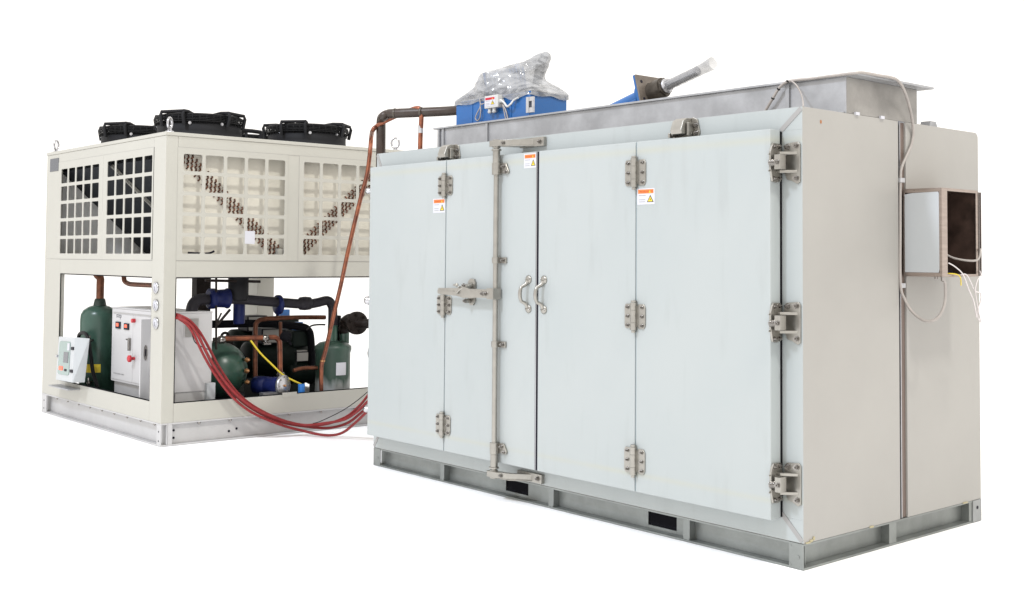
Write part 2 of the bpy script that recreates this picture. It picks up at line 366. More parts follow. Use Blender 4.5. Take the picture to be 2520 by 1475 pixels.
# --- doors
leaf = [(-3.697, -2.789), (-2.779, -1.872), (-1.852, -1.045), (-1.035, -.125)]
labs = ['widest-set door leaf at the far left end, a warning sticker on its hinge edge', 'door leaf carrying the tall locking rod', 'plain door leaf right of the dark centre gap', 'right end door leaf hung on spring hinges']
doors = []
m = MB(); m.box(-3.665, -.122, -.014, -.003, .245, 2.182); m.build('door_gasket', 'gasket', cab)
for i, (a, b) in enumerate(leaf):
    m = MB(); m.box(a, b, DF, -.0145, .238, 2.189)
    o = m.build('door_leaf', 'door_panel', cab, .003); o['label'] = labs[i]; doors.append(o)
m = MB(); m.box(-2.7885, -2.7795, DF+.006, -.02, .24, 2.187); m.build('leaf_seam', 'seam', cab)
m = MB(); m.box(-1.0445, -1.0355, DF+.006, -.02, .24, 2.187); m.build('leaf_seam', 'seam', cab)
m = MB(); m.box(-1.8655, -1.8525, DF+.002, -.02, .24, 2.187); m.build('centre_seal', 'rubber', cab)
m = MB(); m.box(-1.8715, -1.866, DF-.002, -.02, .24, 2.187); m.build('edge_trim', 'chrome', doors[1])
m = MB(); m.box(-1.8755, -1.8722, DF-.0012, DF+.001, .24, 2.187); m.build('edge_line', 'rubber', doors[1])

def hinge(xc, z0, z1, par):
    m = MB(); y = DF; h = z1-z0
    def pl(x0, x1):
        a, b = z0+.012, z1-.012; s = .018
        m.prism([(x0, a+s), (x0+.008, a), (x1-.012, a), (x1, a+s), (x1, b-s), (x1-.012, b), (x0+.008, b), (x0, b-s)], 'y', y-.007, y)
    pl(xc-.080, xc-.022); pl(xc+.018, xc+.076)
    m.box(xc-.024, xc+.020, y-.010, y-.001, z0+.022, z1-.022)
    for a, b in ((z0+.004, z0+h*.28), (z0+h*.29, z1-h*.29), (z1-h*.28, z1-.004)): m.cyl((xc-.002, y-.016, a), (xc-.002, y-.016, b), .0195, 16)
    m.cyl((xc-.002, y-.016, z0-.010), (xc-.002, y-.016, z0+.002), .013, 12); m.cyl((xc-.002, y-.016, z1-.002), (xc-.002, y-.016, z1+.008), .016, 12)
    m.mat('bolt')
    for x in (xc-.056, xc+.052):
        for z in (z0+.030, (z0+z1)/2, z1-.030): m.hexbolt((x, y-.007, z), (0, -1, 0), .0085, .010)
    m.build('hinge', 'nickel', par, .0012)
for xc, zz, par in ((-2.784, ((1.944, 2.089), (1.143, 1.282), (.341, .487)), doors[0]), (-1.039, ((1.934, 2.094), (1.135, 1.286), (.334, .486)), doors[3])):
    for a, b in zz: hinge(xc, a-.005, b+.005, par)

def spring_hinge(z):
    m = MB()
    # plate on the cabinet frame
    m.prism([(-.103, z-.04), (-.103, z+.085), (-.088, z+.100), (-.020, z+.105), (-.008, z+.092), (-.008, z-.098), (-.024, z-.108), (-.06, z-.090), (-.085, z-.085)], 'y', -.013, -.0035)
    for dz in (.040, -.052):
        m.prism([(-.125, -.060), (-.085, -.072), (-.022, -.013), (-.088, -.013)], 'z', z+dz, z+dz+.014)
    m.box(-.094, -.060, -.106, -.056, z-.036, z+.038)
    m.box(-.122, -.1185, -.118, -.052, z+.0385, z+.046); m.box(-.122, -.1185, -.118, -.052, z-.046, z-.0365)
    # plate on the door edge
    m.prism([(-.100, z-.060), (-.092, z-.095), (-.060, z-.100), (-.022, z-.092), (-.018, z-.04), (-.018, z+.085), (-.030, z+.098), (-.085, z+.100), (-.096, z+.085), (-.108, z+.055), (-.108, z-.03)], 'x', -.1245, -.113)
    m.mat('bolt')
    for x, dz in ((-.080, .082), (-.030, .084), (-.028, -.078)): m.hexbolt((x, -.013, z+dz), (0, -1, 0), .011, .014)
    for y, dz in ((-.082, .082), (-.042, .084), (-.080, -.080), (-.042, -.080)): m.hexbolt((-.113, y, z+dz), (1, 0, 0), .009, .009)
    m.hexbolt((-.076, -.106, z), (0, -1, 0), .010, .012); o = m.build('spring_hinge', 'nickel', cab, .0015)
    m = MB(); c = Vector((-.118, -.108, z-.003)); ax = Vector((1, .6, .08)); pts = []
    for k in range(73):
        t = 2*math.pi*k/9; pts.append(c+ax*(k/72*.036)+Vector((0, math.cos(t), math.sin(t)))*.017)
    m.tube(pts, .0028, 6); m.mat('iron_dark'); m.cyl(c, c+ax*.04, .012, 14); m.build('spring', 'bolt', o)
for z in (2.019, 1.217, .420): spring_hinge(z)

# --- roller catches on the top frame
def catch(x):
    z = 2.243; m = MB(); y = -.0028
    m.prism([(x-.075, z-.045), (x+.082, z-.045), (x+.090, z-.020), (x+.072, z+.050), (x+.045, z+.062), (x-.060, z+.050), (x-.078, z+.010)], 'y', y-.010, y)
    m.prism([(y-.0102, z-.034), (y-.092, z-.032), (y-.098, z-.010), (y-.078, z+.040), (y-.050, z+.056), (y-.0102, z+.058)], 'x', x-.044, x+.034)
    m.prism([(y-.010, z-.040), (y-.070, z-.036), (y-.030, z+.040), (y-.010, z+.045)], 'x', x-.056, x-.0505)
    m.box(x-.072, x-.058, y-.085, y-.012, z-.048, z-.022); m.box(x+.040, x+.052, y-.06, y-.011, z-.040, z+.030)
    m.mat('bolt'); m.cyl((x-.040, y-.070, z-.060), (x+.025, y-.070, z-.060), .015, 14); m.cyl((x-.01, y-.035, z-.064), (x+.05, y-.035, z-.064), .011, 12); m.hexbolt((x-.064, y-.010, z+.030), (0, -1, 0), .012, .014); m.hexbolt((x+.066, y-.010, z+.018), (0, -1, 0), .012, .012); m.hexbolt((x+.066, y-.010, z-.026), (0, -1, 0), .012, .012); m.build('roller_catch', 'nickel', cab, .005)
catch(-2.835); catch(-.742)

# --- locking rod on the second leaf
RX, RY = -2.222, -.128
m = MB(); m.tube([(RX, RY, .19), (RX, RY, 2.235)], .0165, 16); rod = m.build('lock_rod', 'nickel', cab); rod['label'] = 'tall vertical locking rod'
m = MB(); m.cyl((RX, RY, 2.135), (RX, RY, 2.215), .024, 18); m.cyl((RX, RY, 2.213), (RX, RY, 2.224), .032, 18); m.build('rod_sleeve', 'nickel', rod, .001)
m = MB(); m.cyl((RX, RY, .215), (RX, RY, .295), .024, 18); m.cyl((RX, RY, .206), (RX, RY, .214), .032, 18); m.build('rod_sleeve', 'nickel', rod, .001)
for z0, z1, big in ((2.060, 2.135, 1), (1.497, 1.535, 0), (.966, 1.004, 0), (.297, .366, 1)):
    m = MB(); rr_ = .0285 if big else .024
    m.cyl((RX, RY, z0), (RX, RY, z1), rr_, 20)
    m.box(RX-.034, RX+.020, DF-.014, DF-.0005, z0, z1)
    if big: m.prism([(RX+.014, z0+.008), (RX+.092, z0+.004), (RX+.098, z0+.020), (RX+.070, z1-.002), (RX+.050, z1), (RX+.014, z1-.004)], 'y', DF-.014, DF-.0005)
    else: m.box(RX+.014, RX+.078, DF-.012, DF-.0005, z0, z1)
    m.mat('bolt'); m.hexbolt((RX+.052, DF-.014, (z0+z1)/2+(.014 if big else 0)), (0, -1, 0), .009, .012)
    if big: m.hexbolt((RX+.070, DF-.014, z0+.016), (0, -1, 0), .009, .010)
    m.build('rod_bracket', 'nickel', rod, .0015)
for z0, z1, s in ((2.236, 2.282, 1), (.150, .194, -1)):
    m = MB(); zc = (z0+z1)/2
    m.prism([(RX-.046, -.110), (RX-.046, -.150), (RX-.030, -.160), (RX+.060, -.156), (RX+.075, -.140), (RX+.140, -.120), (RX+.225, -.040), (RX+.255, -.018), (RX+.235, -.010), (RX+.195, -.030), (RX+.125, -.090), (RX+.05, -.104)], 'z', z0+.004, z1-.004)
    m.prism([(RX+.058, -.138), (RX+.140, -.126), (RX+.240, -.040), (RX+.250, -.0305), (RX+.10, -.0305)], 'z', z0-.002, z0+.0035)
    m.box(RX+.11, RX+.335, -.030, -.0028, z0-.006, z1+.006)
    m.cyl((RX, RY, z0-.006), (RX, RY, z1+.002), .026, 16)
    m.mat('bolt'); m.hexbolt((RX+.300, -.030, zc), (0, -1, 0), .012, .012); m.hexbolt((RX+.080, -.140, zc), (-.1, -1, 0), .009, .010); m.build('cam_keeper', 'nickel', rod, .002)
# lever and its catch
m = MB(); zc = 1.303; y0 = -.160
m.prism([(-2.770, zc+.012), (-2.762, zc+.026), (-2.560, zc+.030), (-2.540, zc+.040), (-2.500, zc+.046), (-2.470, zc+.036), (-2.44, zc+.028), (RX-.030, zc+.028), (RX-.030, zc-.026), (-2.44, zc-.030), (-2.50, zc-.034), (-2.56, zc-.022), (-2.760, zc-.014), (-2.772, zc-.004)], 'y', y0-.012, y0)
m.box(-2.755, -2.590, y0-.016, y0-.0122, zc+.006, zc+.012); m.box(-2.44, -2.31, y0-.015, y0-.0122, zc+.016, zc+.022)
m.box(RX-.034, RX+.030, RY-.046, RY+.022, zc-.034, zc+.036)
m.mat('bolt'); m.hexbolt((-2.295, y0-.012, zc), (0, -1, 0), .011, .012); m.hexbolt((-2.265, y0-.012, zc), (0, -1, 0), .011, .012); m.build('lever_handle', 'nickel', rod, .002)
m = MB(); m.prism([(-2.515, 1.245), (-2.500, 1.222), (-2.470, 1.222), (-2.452, 1.248), (-2.448, 1.370), (-2.462, 1.392), (-2.500, 1.395), (-2.520, 1.375)], 'y', DF-.016, DF-.0005)
m.cyl((-2.485, DF-.016, 1.350), (-2.485, DF-.07, 1.340), .019, 14); m.cyl((-2.50, DF-.02, 1.25), (-2.50, DF-.055, 1.25), .015, 14)
m.tube([(-2.485, DF-.06, 1.345), (-2.53, DF-.075, 1.325), (-2.555, DF-.085, 1.300)], .009, 8); m.tube([(-2.53, DF-.08, 1.34), (-2.555, DF-.085, 1.352), (-2.585, DF-.085, 1.352)], .0055, 8)
m.lathe([(.001, -.012), (.012, -.005), (.012, .006), (.001, .012)], (-2.552, DF-.085, 1.352), (1, 0, 0), 12)
m.mat('bolt'); m.hexbolt((-2.492, DF-.071, 1.352), (0, -1, 0), .010, .010); m.hexbolt((-2.50, DF-.056, 1.25), (0, -1, 0), .010, .010); m.build('lever_catch', 'nickel', rod, .0015)
# pull handles
def pull(x, za, zb, par):
    m = MB(); y = DF
    m.tube([(x+.012, y-.006, zb-.022), (x+.004, y-.016, zb-.045), (x-.004, y-.045, zb-.060), (x-.006, y-.052, zb-.080), (x-.008, y-.054, (za+zb)/2), (x-.006, y-.052, za+.080), (x-.004, y-.045, za+.060), (x+.004, y-.016, za+.045), (x+.012, y-.006, za+.022)],
           [.014, .012, .011, .0115, .012, .0115, .011, .012, .014], 12)
    for z in (za+.014, zb-.014): m.lathe([(.001, 0), (.026, 0), (.026, .006), (.018, .011), (.001, .012)], (x+.014, y, z), (0, -1, 0), 18)
    m.mat('bolt')
    for z in (za+.012, zb-.010):
        for dx in (-.003, .029): m.lathe([(.001, 0), (.006, 0), (.004, .004), (.001, .005)], (x+dx, y-.009, z), (0, -1, 0), 10)
    m.build('pull_handle', 'nickel', par)
pull(-1.953, 1.205, 1.413, doors[1]); pull(-1.812, 1.205, 1.413, doors[2])

# --- warning stickers on the leaves
def sticker(x0, x1, z0, z1, y, par, head='orange', word='WARNING', wordmat='orange_ink', ax='y'):
    W = x1-x0; Hh = z1-z0
    m = MB(); m.box(x0, x1, y-.0012, y-.0002, z0, z1); o = m.build('warning_label', 'paper', par)
    sub = par if WOdepth(par) else o
    return o
def WOdepth(p): return p.parent is not None
def label(x0, x1, z0, z1, y, par, head, word, wm, lines):
    W = x1-x0; Hh = z1-z0; bm_ = MB(); bm_.box(x0, x1, y-.0014, y-.0002, z0, z1)
    me_parts = [(bm_, 'paper')]
    a = MB(); a.box(x0+.06*W, x1-.06*W, y-.0022, y-.0015, z1-.32*Hh, z1-.07*Hh); me_parts.append((a, head))
    a = MB(); c = x0+.76*W; t = z0+.58*Hh; bt = z0+.14*Hh
    a.prism([(c-.19*W, bt), (c+.19*W, bt), (c, t)], 'y', y-.0021, y-.0015); me_parts.append((a, 'ink'))
    a = MB(); a.prism([(c-.13*W, bt+.04*Hh), (c+.13*W, bt+.04*Hh), (c, t-.09*Hh)], 'y', y-.0027, y-.0022); me_parts.append((a, 'sign_yellow'))
    a = MB(); a.prism([(c-.015*W, bt+.07*Hh), (c+.045*W, bt+.16*Hh), (c+.01*W, bt+.17*Hh), (c+.02*W, bt+.27*Hh), (c-.04*W, bt+.15*Hh), (c-.004*W, bt+.14*Hh)], 'y', y-.0033, y-.0028); me_parts.append((a, 'ink'))
    a = MB(); c2 = x0+.74*W; a.prism([(c2-.07*W, z1-.28*Hh), (c2+.07*W, z1-.28*Hh), (c2, z1-.12*Hh)], 'y', y-.0029, y-.0023); me_parts.append((a, 'sign_yellow'))
    a = MB()
    for k, zz in enumerate((.56, .30, .17)): a.box(x0+.10*W, x0+(.47 if k else .50)*W, y-.0019, y-.0015, z0+(zz-.02)*Hh, z0+(zz+.02)*Hh)
    me_parts.append((a, 'ink_soft'))
    # one mesh, several material slots
    vs = []; fs = []; mi = []; mats = []
    for k, (mb, mt) in enumerate(me_parts):
        o = len(vs); vs += mb.v; fs += [[i+o for i in f] for f in mb.f]; mi += [k]*len(mb.f); mats.append(M[mt])
    org = Vector(((x0+x1)/2, y, z0)); me = bpy.data.meshes.new('warning_label'); me.from_pydata([v-org for v in vs], [], fs); me.update()
    for mt in mats: me.materials.append(mt)
    for p_, k in zip(me.polygons, mi): p_.material_index = k
    ob = bpy.data.objects.new('warning_label', me); COL.objects.link(ob); place(ob, org, par)
    text('label_text', word, .19*Hh, (x0+.13*W, y-.0026, z1-.265*Hh), (1, 0, 0), (0, 0, 1), wm, par, sx=.85*W/Hh)
    return ob
label(-2.925, -2.792, 1.835, 1.932, DF, doors[0], 'orange', 'WARNING', 'orange_ink', 0)
label(-1.990, -1.877, 2.090, 2.180, DF, doors[1], 'orange', 'WARNING', 'orange_ink', 0)
label(-1.030, -.900, 1.834, 1.924, DF, doors[3], 'orange', 'WARNING', 'orange_ink', 0)

# --- galvanised channel frame bolted on the roof
ZB, ZT = H+.001, 2.504; YB = .383
m = MB()
m.box(-3.476, -.001, YB, YB+.008, ZB, ZT-.012)                      # front web
m.box(-3.545, .072, YB-.022, YB+.045, ZT-.0118, ZT)                 # front flange
m.mat('galv_end').box(-.0095, -.0012, YB+.0085, 1.087, ZB, ZT-.0125); m.mat(None)                 # end web
m.box(-.045, .072, YB+.0455, 1.14, ZT-.0118, ZT)                  # end flange
m.box(-3.40, -.001, 1.079, 1.0865, ZB, ZT-.0125)
m.box(-3.545, -.0455, 1.05, 1.14, ZT-.0118, ZT)
m.box(-3.545, -3.44, YB+.0455, 1.0495, ZT-.0118, ZT); m.box(-3.46, -3.452, YB+.0085, 1.078, ZB, ZT-.0125)
m.box(-3.40, -.0095, YB-.012, YB-.0005, ZB, ZB+.008)
m.cur = None; roof = m.build('roof_channel', 'galv', cab, .0015)
for x in (-3.44, -2.93, -.36):
    m = MB(); m.box(x-.012, x+.012, YB-.012, YB-.0003, ZB+.009, ZT-.0125); m.build('web_stiffener', 'galv', roof)
m = MB(); m.box(-3.50, -3.4765, YB-.015, YB+.03, ZB, ZT-.0125); m.build('end_post', 'galv', roof)
for y in (.46, .70):
    m = MB(); m.box(-.001, .010, y, y+.035, H-.004, H+.012); m.build('roof_clip', 'paper', roof)
m = MB(); m.prism([(1.27, H), (1.36, H), (1.34, H+.035), (1.28, H+.035)], 'x', -.09, -.03); m.build('roof_lug', 'galv', roof)

# =================================================================== ELECTRICAL ENCLOSURE on the right wall
EX, E0, E1, EZ0, EZ1 = .230, .928, 1.318, 1.447, 1.926
en = thing('electrical_enclosure', (EX/2, (E0+E1)/2, EZ0), 'open stainless electrical box with loose wires, on the right side wall', 'electrical box')
m = MB()
t_ = .003
m.box(.0015, EX, E0, E1, EZ0, EZ0+t_); m.box(.0015, EX, E0, E1, EZ1-t_, EZ1)
m.box(.0015, EX, E1-t_, E1, EZ0+t_+.0002, EZ1-t_-.0002); m.box(.0015, .006, E0+t_, E1-t_-.0002, EZ0+t_+.0002, EZ1-t_-.0002)
f_ = .022
for (a, b, c, d) in ((.0015, EX, EZ0+t_+.0002, EZ0+f_), (.0015, EX, EZ1-f_, EZ1-t_-.0002), (.0015, .012, EZ0+f_, EZ1-f_), (EX-.016, EX, EZ0+f_, EZ1-f_)): m.box(a, b, E0, E0+t_, c, d)
for (a, b, c, d) in ((E0+t_+.0002, E0+.058, EZ0+t_+.0002, EZ1-t_-.0002), (E1-.022, E1-t_-.0002, EZ0+t_+.0002, EZ1-t_-.0002), (E0+.058, E1-.022, EZ0+t_+.0002, EZ0+.014), (E0+.058, E1-.022, EZ1-.016, EZ1-t_-.0002)): m.box(EX-t_, EX, a, b, c, d)
m.build('housing', 'rose_steel', en, .001)
m = MB(); m.prism([(.0125, EZ0+.0225), (EX-.020, EZ0+.0225), (EX-.016, EZ0+.04), (EX-.0165, EZ1-.028), (EX-.022, EZ1-.0215), (.06, EZ1-.024), (.0125, EZ1-.030)], 'y', E0-.002, E0+.001); m.build('white_cover_sheet', 'door_sheet', en)
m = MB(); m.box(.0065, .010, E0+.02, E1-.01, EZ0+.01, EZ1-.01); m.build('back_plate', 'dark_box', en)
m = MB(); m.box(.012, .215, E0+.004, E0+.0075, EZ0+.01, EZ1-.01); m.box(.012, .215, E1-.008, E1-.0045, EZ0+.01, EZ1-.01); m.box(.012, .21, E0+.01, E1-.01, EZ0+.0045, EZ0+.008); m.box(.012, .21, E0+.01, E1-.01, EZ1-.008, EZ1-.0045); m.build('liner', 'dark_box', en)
m = MB(); m.box(.011, .05, 1.05, 1.16, 1.68, 1.74); m.build('relay', 'rubber', en, .003)
m = MB(); m.box(.011, .04, 1.08, 1.18, 1.60, 1.65); m.build('relay', 'rubber', en, .003)
m = MB(); m.box(.011, .10, 1.02, 1.28, 1.452, 1.478); m.build('terminal_block', 'rubber', en, .003)
m = MB(); m.box(.011, .045, 1.10, 1.16, 1.75, 1.79); m.build('relay', 'copper_dark', en, .003)
m = MB(); m.box(EX-.02, EX+.004, 1.322, 1.332, EZ0+.003, EZ1-.01); m.box(.004, EX-.02, 1.3195, 1.332, EZ0+.003, EZ1-.01); m.build('open_door', 'stainless', en)
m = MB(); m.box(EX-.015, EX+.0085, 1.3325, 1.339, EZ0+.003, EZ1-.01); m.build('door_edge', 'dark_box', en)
for pts, r, mt in (([(EX, .993, 1.522), (EX+.02, 1.03, 1.50), (EX+.03, 1.09, 1.46), (EX+.03, 1.15, 1.38), (EX+.03, 1.20, 1.32), (EX+.03, 1.225, 1.26), (EX+.03, 1.235, 1.225)], .0035, 'pale_cable'),
                   ([(EX-.01, 1.12, 1.455), (EX+.02, 1.14, 1.46), (EX+.02, 1.19, 1.42), (EX+.02, 1.235, 1.37), (EX+.02, 1.30, 1.355), (EX+.02, 1.30, 1.31), (EX+.02, 1.265, 1.26), (EX+.02, 1.27, 1.22), (EX+.02, 1.31, 1.19)], .0035, 'pale_cable'),
                   ([(EX-.02, 1.34, 1.50), (EX+.02, 1.31, 1.46), (EX+.02, 1.27, 1.43), (EX+.03, 1.225, 1.38), (EX+.03, 1.235, 1.32), (EX+.03, 1.26, 1.25), (EX+.03, 1.285, 1.20)], .003, 'pale_cable'),
                   ([(EX-.02, .99, 1.465), (EX+.015, 1.04, 1.462), (EX+.02, 1.08, 1.445), (EX+.02, 1.088, 1.40)], .003, 'yellow'),
                   ([(.05, 1.04, 1.585), (.10, 1.12, 1.59), (.16, 1.17, 1.55), (EX, 1.22, 1.535), (EX+.02, 1.28, 1.545), (EX+.01, 1.325, 1.60)], .006, 'grey_cable')):
    m = MB(); m.tube(pts, r, 8, 6); m.build('loose_wire', mt, en)
m = MB(); m.cyl((EX-.02, .972, EZ0-.022), (EX-.02, .972, EZ0-.001), .012, 14); m.build('cable_gland', 'stainless', en)
m = MB(); m.cyl((EX-.06, .975, EZ0-.012), (EX-.06, .975, EZ0-.001), .010, 14); m.build('cable_gland', 'stainless', en)

# =================================================================== GREY SENSOR CABLE
def P(px, py, ax, v): return at(px, py, ax, v)
cb = thing('power_cable', (0, .92, 0), 'long grey cable tied along the roof channel and clipped down the right side wall', 'cable')
pts = [P(1884, 272, 'y', .36), P(1901, 243, 'y', .35), P(1918, 216, 'y', .35), P(1935, 202, 'y', .352), P(1958, 197, 'y', .356), P(2000, 193, 'y', .358), P(2060, 185, 'y', .358), P(2105, 179.5, 'y', .362), P(2125, 179.0, 'x', .072), P(2165, 186, 'x', .080), P(2190, 190, 'x', .082), P(2208, 197, 'x', .086), P(2222, 216, 'x', .075), P(2233, 245, 'x', .06), P(2243, 285, 'x', .03), P(2247, 325, 'x', .012), P(2243, 355, 'x', .010), P(2230, 385, 'x', .010), P(2219, 412, 'x', .006), P(2216, 440, 'x', .004), P(2215.5, 560, 'x', .004), P(2216, 697, 'x', .006), P(2226, 735, 'x', .02), P(2243, 765, 'x', .06), P(2268, 786, 'x', .12), P(2292, 790, 'x', .17), P(2312, 777, 'x', .20), P(2325, 745, 'x', .21), P(2326, 700, 'x', .21), Vector((EX-.02, .972, EZ0-.02))]
m = MB(); m.tube(pts, .0078, 10, 7); m.build('cable_run', 'grey_cable', cb)
pts = [P(1945, 197, 'y', .352), P(1960, 210, 'y', .345), P(1972, 232, 'y', .335), P(1976, 250, 'y', .20), P(1976.5, 262, 'y', .02)]
m = MB(); m.tube(pts, .0045, 8, 6); m.build('thin_branch', 'grey_cable', cb)
for q in ((1902, 242), (1916, 219), (1939, 200)):
    c = P(*q, 'y', .351); m = MB(); m.lathe([(.010, -.004), (.010, .004)], c, (.6, 0, .8), 12); m.build('cable_tie', 'black_cable', cb)
for q in ((2216, 443), (2218, 702)):
    c = P(*q, 'x', .004); m = MB(); m.box(-.010, .014, c.y-.014, c.y+.03, c.z-.014, c.z+.012); m.build('cable_clip', 'steel_bright', cb, .002)

# =================================================================== BLUE TANK ON THE ROOF
BX0, BX1, BY0, BY1, BZ1 = -3.443, -2.607, .50, .853, 2.700
tk = thing('hydraulic_tank', ((BX0+BX1)/2, (BY0+BY1)/2, H), 'bright blue rectangular steel tank behind the roof channel', 'tank')
m = MB(); m.box(BX0, BX1, BY0, BY1, H+.001, BZ1-.012); m.build('tank_body', 'blue', tk, .004)
m = MB(); m.box(BX0-.006, BX1+.006, BY0-.006, BY1+.006, BZ1-.0115, BZ1); m.build('lid', 'blue', tk, .002)
def onf(px, py, y=None): return P(px, py, 'y', BY0 if y is None else y)
a = onf(1193, 270, BY0-.05); b = onf(1226, 232, BY0-.05)
jb = MB(); jb.box(a.x, b.x, BY0-.055, BY0-.008, a.z+.006, b.z); jbo = jb.build('junction_box', 'white_plastic', tk, .004)
label(a.x+.006, b.x-.026, a.z+.02, b.z-.010, BY0-.055, jbo, 'label_red', 'DANGER', 'label_red', 0)
for dx in (.035, .085): m = MB(); m.cyl((a.x+dx, BY0-.03, a.z-.022), (a.x+dx, BY0-.03, a.z+.005), .014, 14); m.lathe([(.001, -.03), (.016, -.026), (.016, -.012), (.012, -.01)], (a.x+dx, BY0-.03, a.z), (0, 0, 1), 14); m.build('cable_gland', 'white_plastic', jbo)
m = MB(); m.cyl((b.x, BY0-.03, (a.z+b.z)/2), (b.x+.03, BY0-.03, (a.z+b.z)/2), .014, 14)
m.build('cable_gland', 'white_plastic', jbo)
m = MB(); y = BY0-.02
m.tube([P(1192, 254, 'y', y), P(1183, 256, 'y', y), P(1181, 243, 'y', y), P(1182, 262, 'y', y), P(1174, 279, 'y', y), P(1170, 291, 'y', y), P(1175, 297, 'y', y), P(1181, 290, 'y', y), P(1183, 275, 'y', y), P(1182, 262, 'y', y)], .0045, 8, 6)
m.build('wire_loop', 'grey_cable', tk)
m = MB(); m.tube([P(1231, 250, 'y', y), P(1238, 262, 'y', y), P(1241, 275, 'y', y), P(1244, 290, 'y', y), P(1249, 296, 'y', y), P(1248, 284, 'y', y), P(1243, 268, 'y', y), P(1236, 254, 'y', y), P(1231, 244, 'y', y)], .0045, 8, 6); m.build('wire_loop', 'grey_cable', tk)
m = MB(); m.tube([P(1231, 246, 'y', y-.02), P(1240, 252, 'y', y-.02), P(1248, 262, 'y', y-.02), P(1256, 257, 'y', y-.02), P(1264, 247, 'y', y), P(1275, 240, 'y', y)], .008, 8, 6); m.build('white_hose', 'white_plastic', tk)
a = onf(1294, 278, BY0-.03); b = onf(1309, 237, BY0-.03)
m = MB(); m.box(a.x, a.x+.028, BY0-.03, BY0-.007, a.z, b.z); m.box(a.x+.0282, b.x+.004, BY0-.026, BY0-.007, a.z, a.z+.036); m.box(a.x+.0282, b.x+.004, BY0-.026, BY0-.007, b.z-.03, b.z); m.box(b.x-.006, b.x+.004, BY0-.026, BY0-.007, a.z+.0362, b.z-.0302)
lg = m.build('level_gauge', 'steel_bright', tk, .001)
m = MB(); m.box(a.x+.0285, b.x-.0065, BY0-.014, BY0-.008, a.z+.0365, b.z-.0305); m.build('sight_glass', 'screen_dark', lg)
for dx in (.18, .62):
    m = MB(); m.box(BX0+dx, BX0+dx+.02, BY0-.004, BY0-.0002, H+.05, BZ1-.02); m.build('weld_rib', 'blue', tk)

# motor and valve block on the tank, under the film
um = rt.copy(); um.z = 0; um.normalize(); vm = Vector((-um.y, um.x, 0))
def Q(px, py, dep=0.):            # a point of the vertical plane through the middle of the tank that faces the camera
    c = Vector(((BX0+BX1)/2, (BY0+BY1)/2, 0)); n_ = vm
    d = rt*((px-CX)/F)+up*(-(py-CY)/F)+fw; t = (c-CAM).dot(n_)/d.dot(n_); return CAM+d*t+vm*dep
mo = thing('wrapped_pump', ((BX0+BX1)/2, (BY0+BY1)/2, BZ1), 'blue pump motor standing on the blue tank inside crumpled clear film', 'pump motor')
m = MB(); p0 = Q(1193, 208); p1 = Q(1292, 192); m.cyl(p0, p1, .088, 28); m.build('motor_body', 'blue', mo)
m = MB()
for k in range(12):
    t = k/11*.86+.07; c = p0.lerp(p1, t); ax = (p1-p0).normalized(); m.lathe([(.089, -.004), (.093, -.003), (.093, .003), (.089, .004)], c, ax, 28)
m.build('cooling_fins', 'navy', mo)
m = MB(); c = Q(1232, 222); m.box(c.x-.10, c.x+.10, c.y-.08, c.y+.08, BZ1+.001, c.z+.03); m.build('foot_block', 'navy', mo, .004)
m = MB(); c = Q(1310, 218); m.box(c.x-.11, c.x+.09, c.y-.07, c.y+.07, BZ1+.001, BZ1+.08); m.build('valve_block', 'iron_dark', mo, .005)
m = MB(); m.cyl(Q(1322, 205), Q(1330, 160), .035, 16); m.cyl(Q(1331, 155), Q(1341, 138), .030, 16); m.build('filler_neck', 'dark_iron', mo)
m = MB(); c = Q(1278, 168); m.box(c.x-.02, c.x+.02, c.y-.03, c.y-.02, c.z-.03, c.z+.03); m.build('blue_badge', 'bright_blue', mo)

# film: rings from the tank rim up to the pinched tip
lev = [(252, 1127, 1397, 1.), (243, 1134, 1396, 1.), (236, 1147, 1387, .8), (230, 1157, 1380, .62), (222, 1163, 1369, .45), (214, 1168, 1359, .3), (206, 1170, 1350, .15), (198, 1173, 1344, .05), (190, 1177, 1340, 0), (183, 1183, 1341, 0), (177, 1202, 1344, 0), (170, 1226, 1347, 0), (164, 1243, 1349, 0), (157, 1267, 1351, 0), (151, 1288, 1353, 0), (145, 1300, 1354.5, 0), (139, 1311, 1354.5, 0), (133, 1325, 1353, 0), (129, 1336, 1350, 0), (127, 1342, 1346, 0)]
NR = 96; rings = []
from mathutils import noise
for k, (py, l_, r_, bl) in enumerate(lev):
    A = Q(l_, py); B = Q(r_, py); c = (A+B)/2; hw = (B-A).length/2; hd = min(hw*.62, .20); ring = []
    for j in range(NR):
        t = 2*math.pi*j/NR
        p = c+um*(hw*math.cos(t))+vm*(hd*math.sin(t))
        if bl:
            d = um*math.cos(t)+vm*math.sin(t)
            cc = Vector(((BX0+BX1)/2, (BY0+BY1)/2, 0)); hx = (BX1-BX0)/2+.012; hy = (BY1-BY0)/2+.012
            s = min(hx/abs(d.x) if abs(d.x) > 1e-6 else 9, hy/abs(d.y) if abs(d.y) > 1e-6 else 9); q = cc+d*s; q.z = c.z; p = p.lerp(q, bl)
            if k == 0: p.z = BZ1-.02-.05*abs(noise.noise(Vector((t*2.2, 3, 1))))
            elif k == 1: p.z = BZ1+.006
        if 1 < k < len(lev)-1:
            nv = noise.noise(p*9)*.012-abs(noise.noise(p*19))*.010; p = p+(p-c).normalized()*nv*(1 if hw > .04 else .3)
            p.z += noise.noise(p*8+Vector((5, 5, 5)))*.006
        ring.append(p)
    rings.append(ring)
m = MB(); vs = [p for r_ in rings for p in r_]
m.add(vs, [(i*NR+j, i*NR+(j+1) % NR, (i+1)*NR+(j+1) % NR, (i+1)*NR+j) for i in range(len(rings)-1) for j in range(NR)]); m.add(rings[-1], [tuple(range(NR))])
tag(m.build('plastic_film', 'film'), 'crumpled clear plastic film wrapped to a pointed tip over the blue tank', 'plastic film')

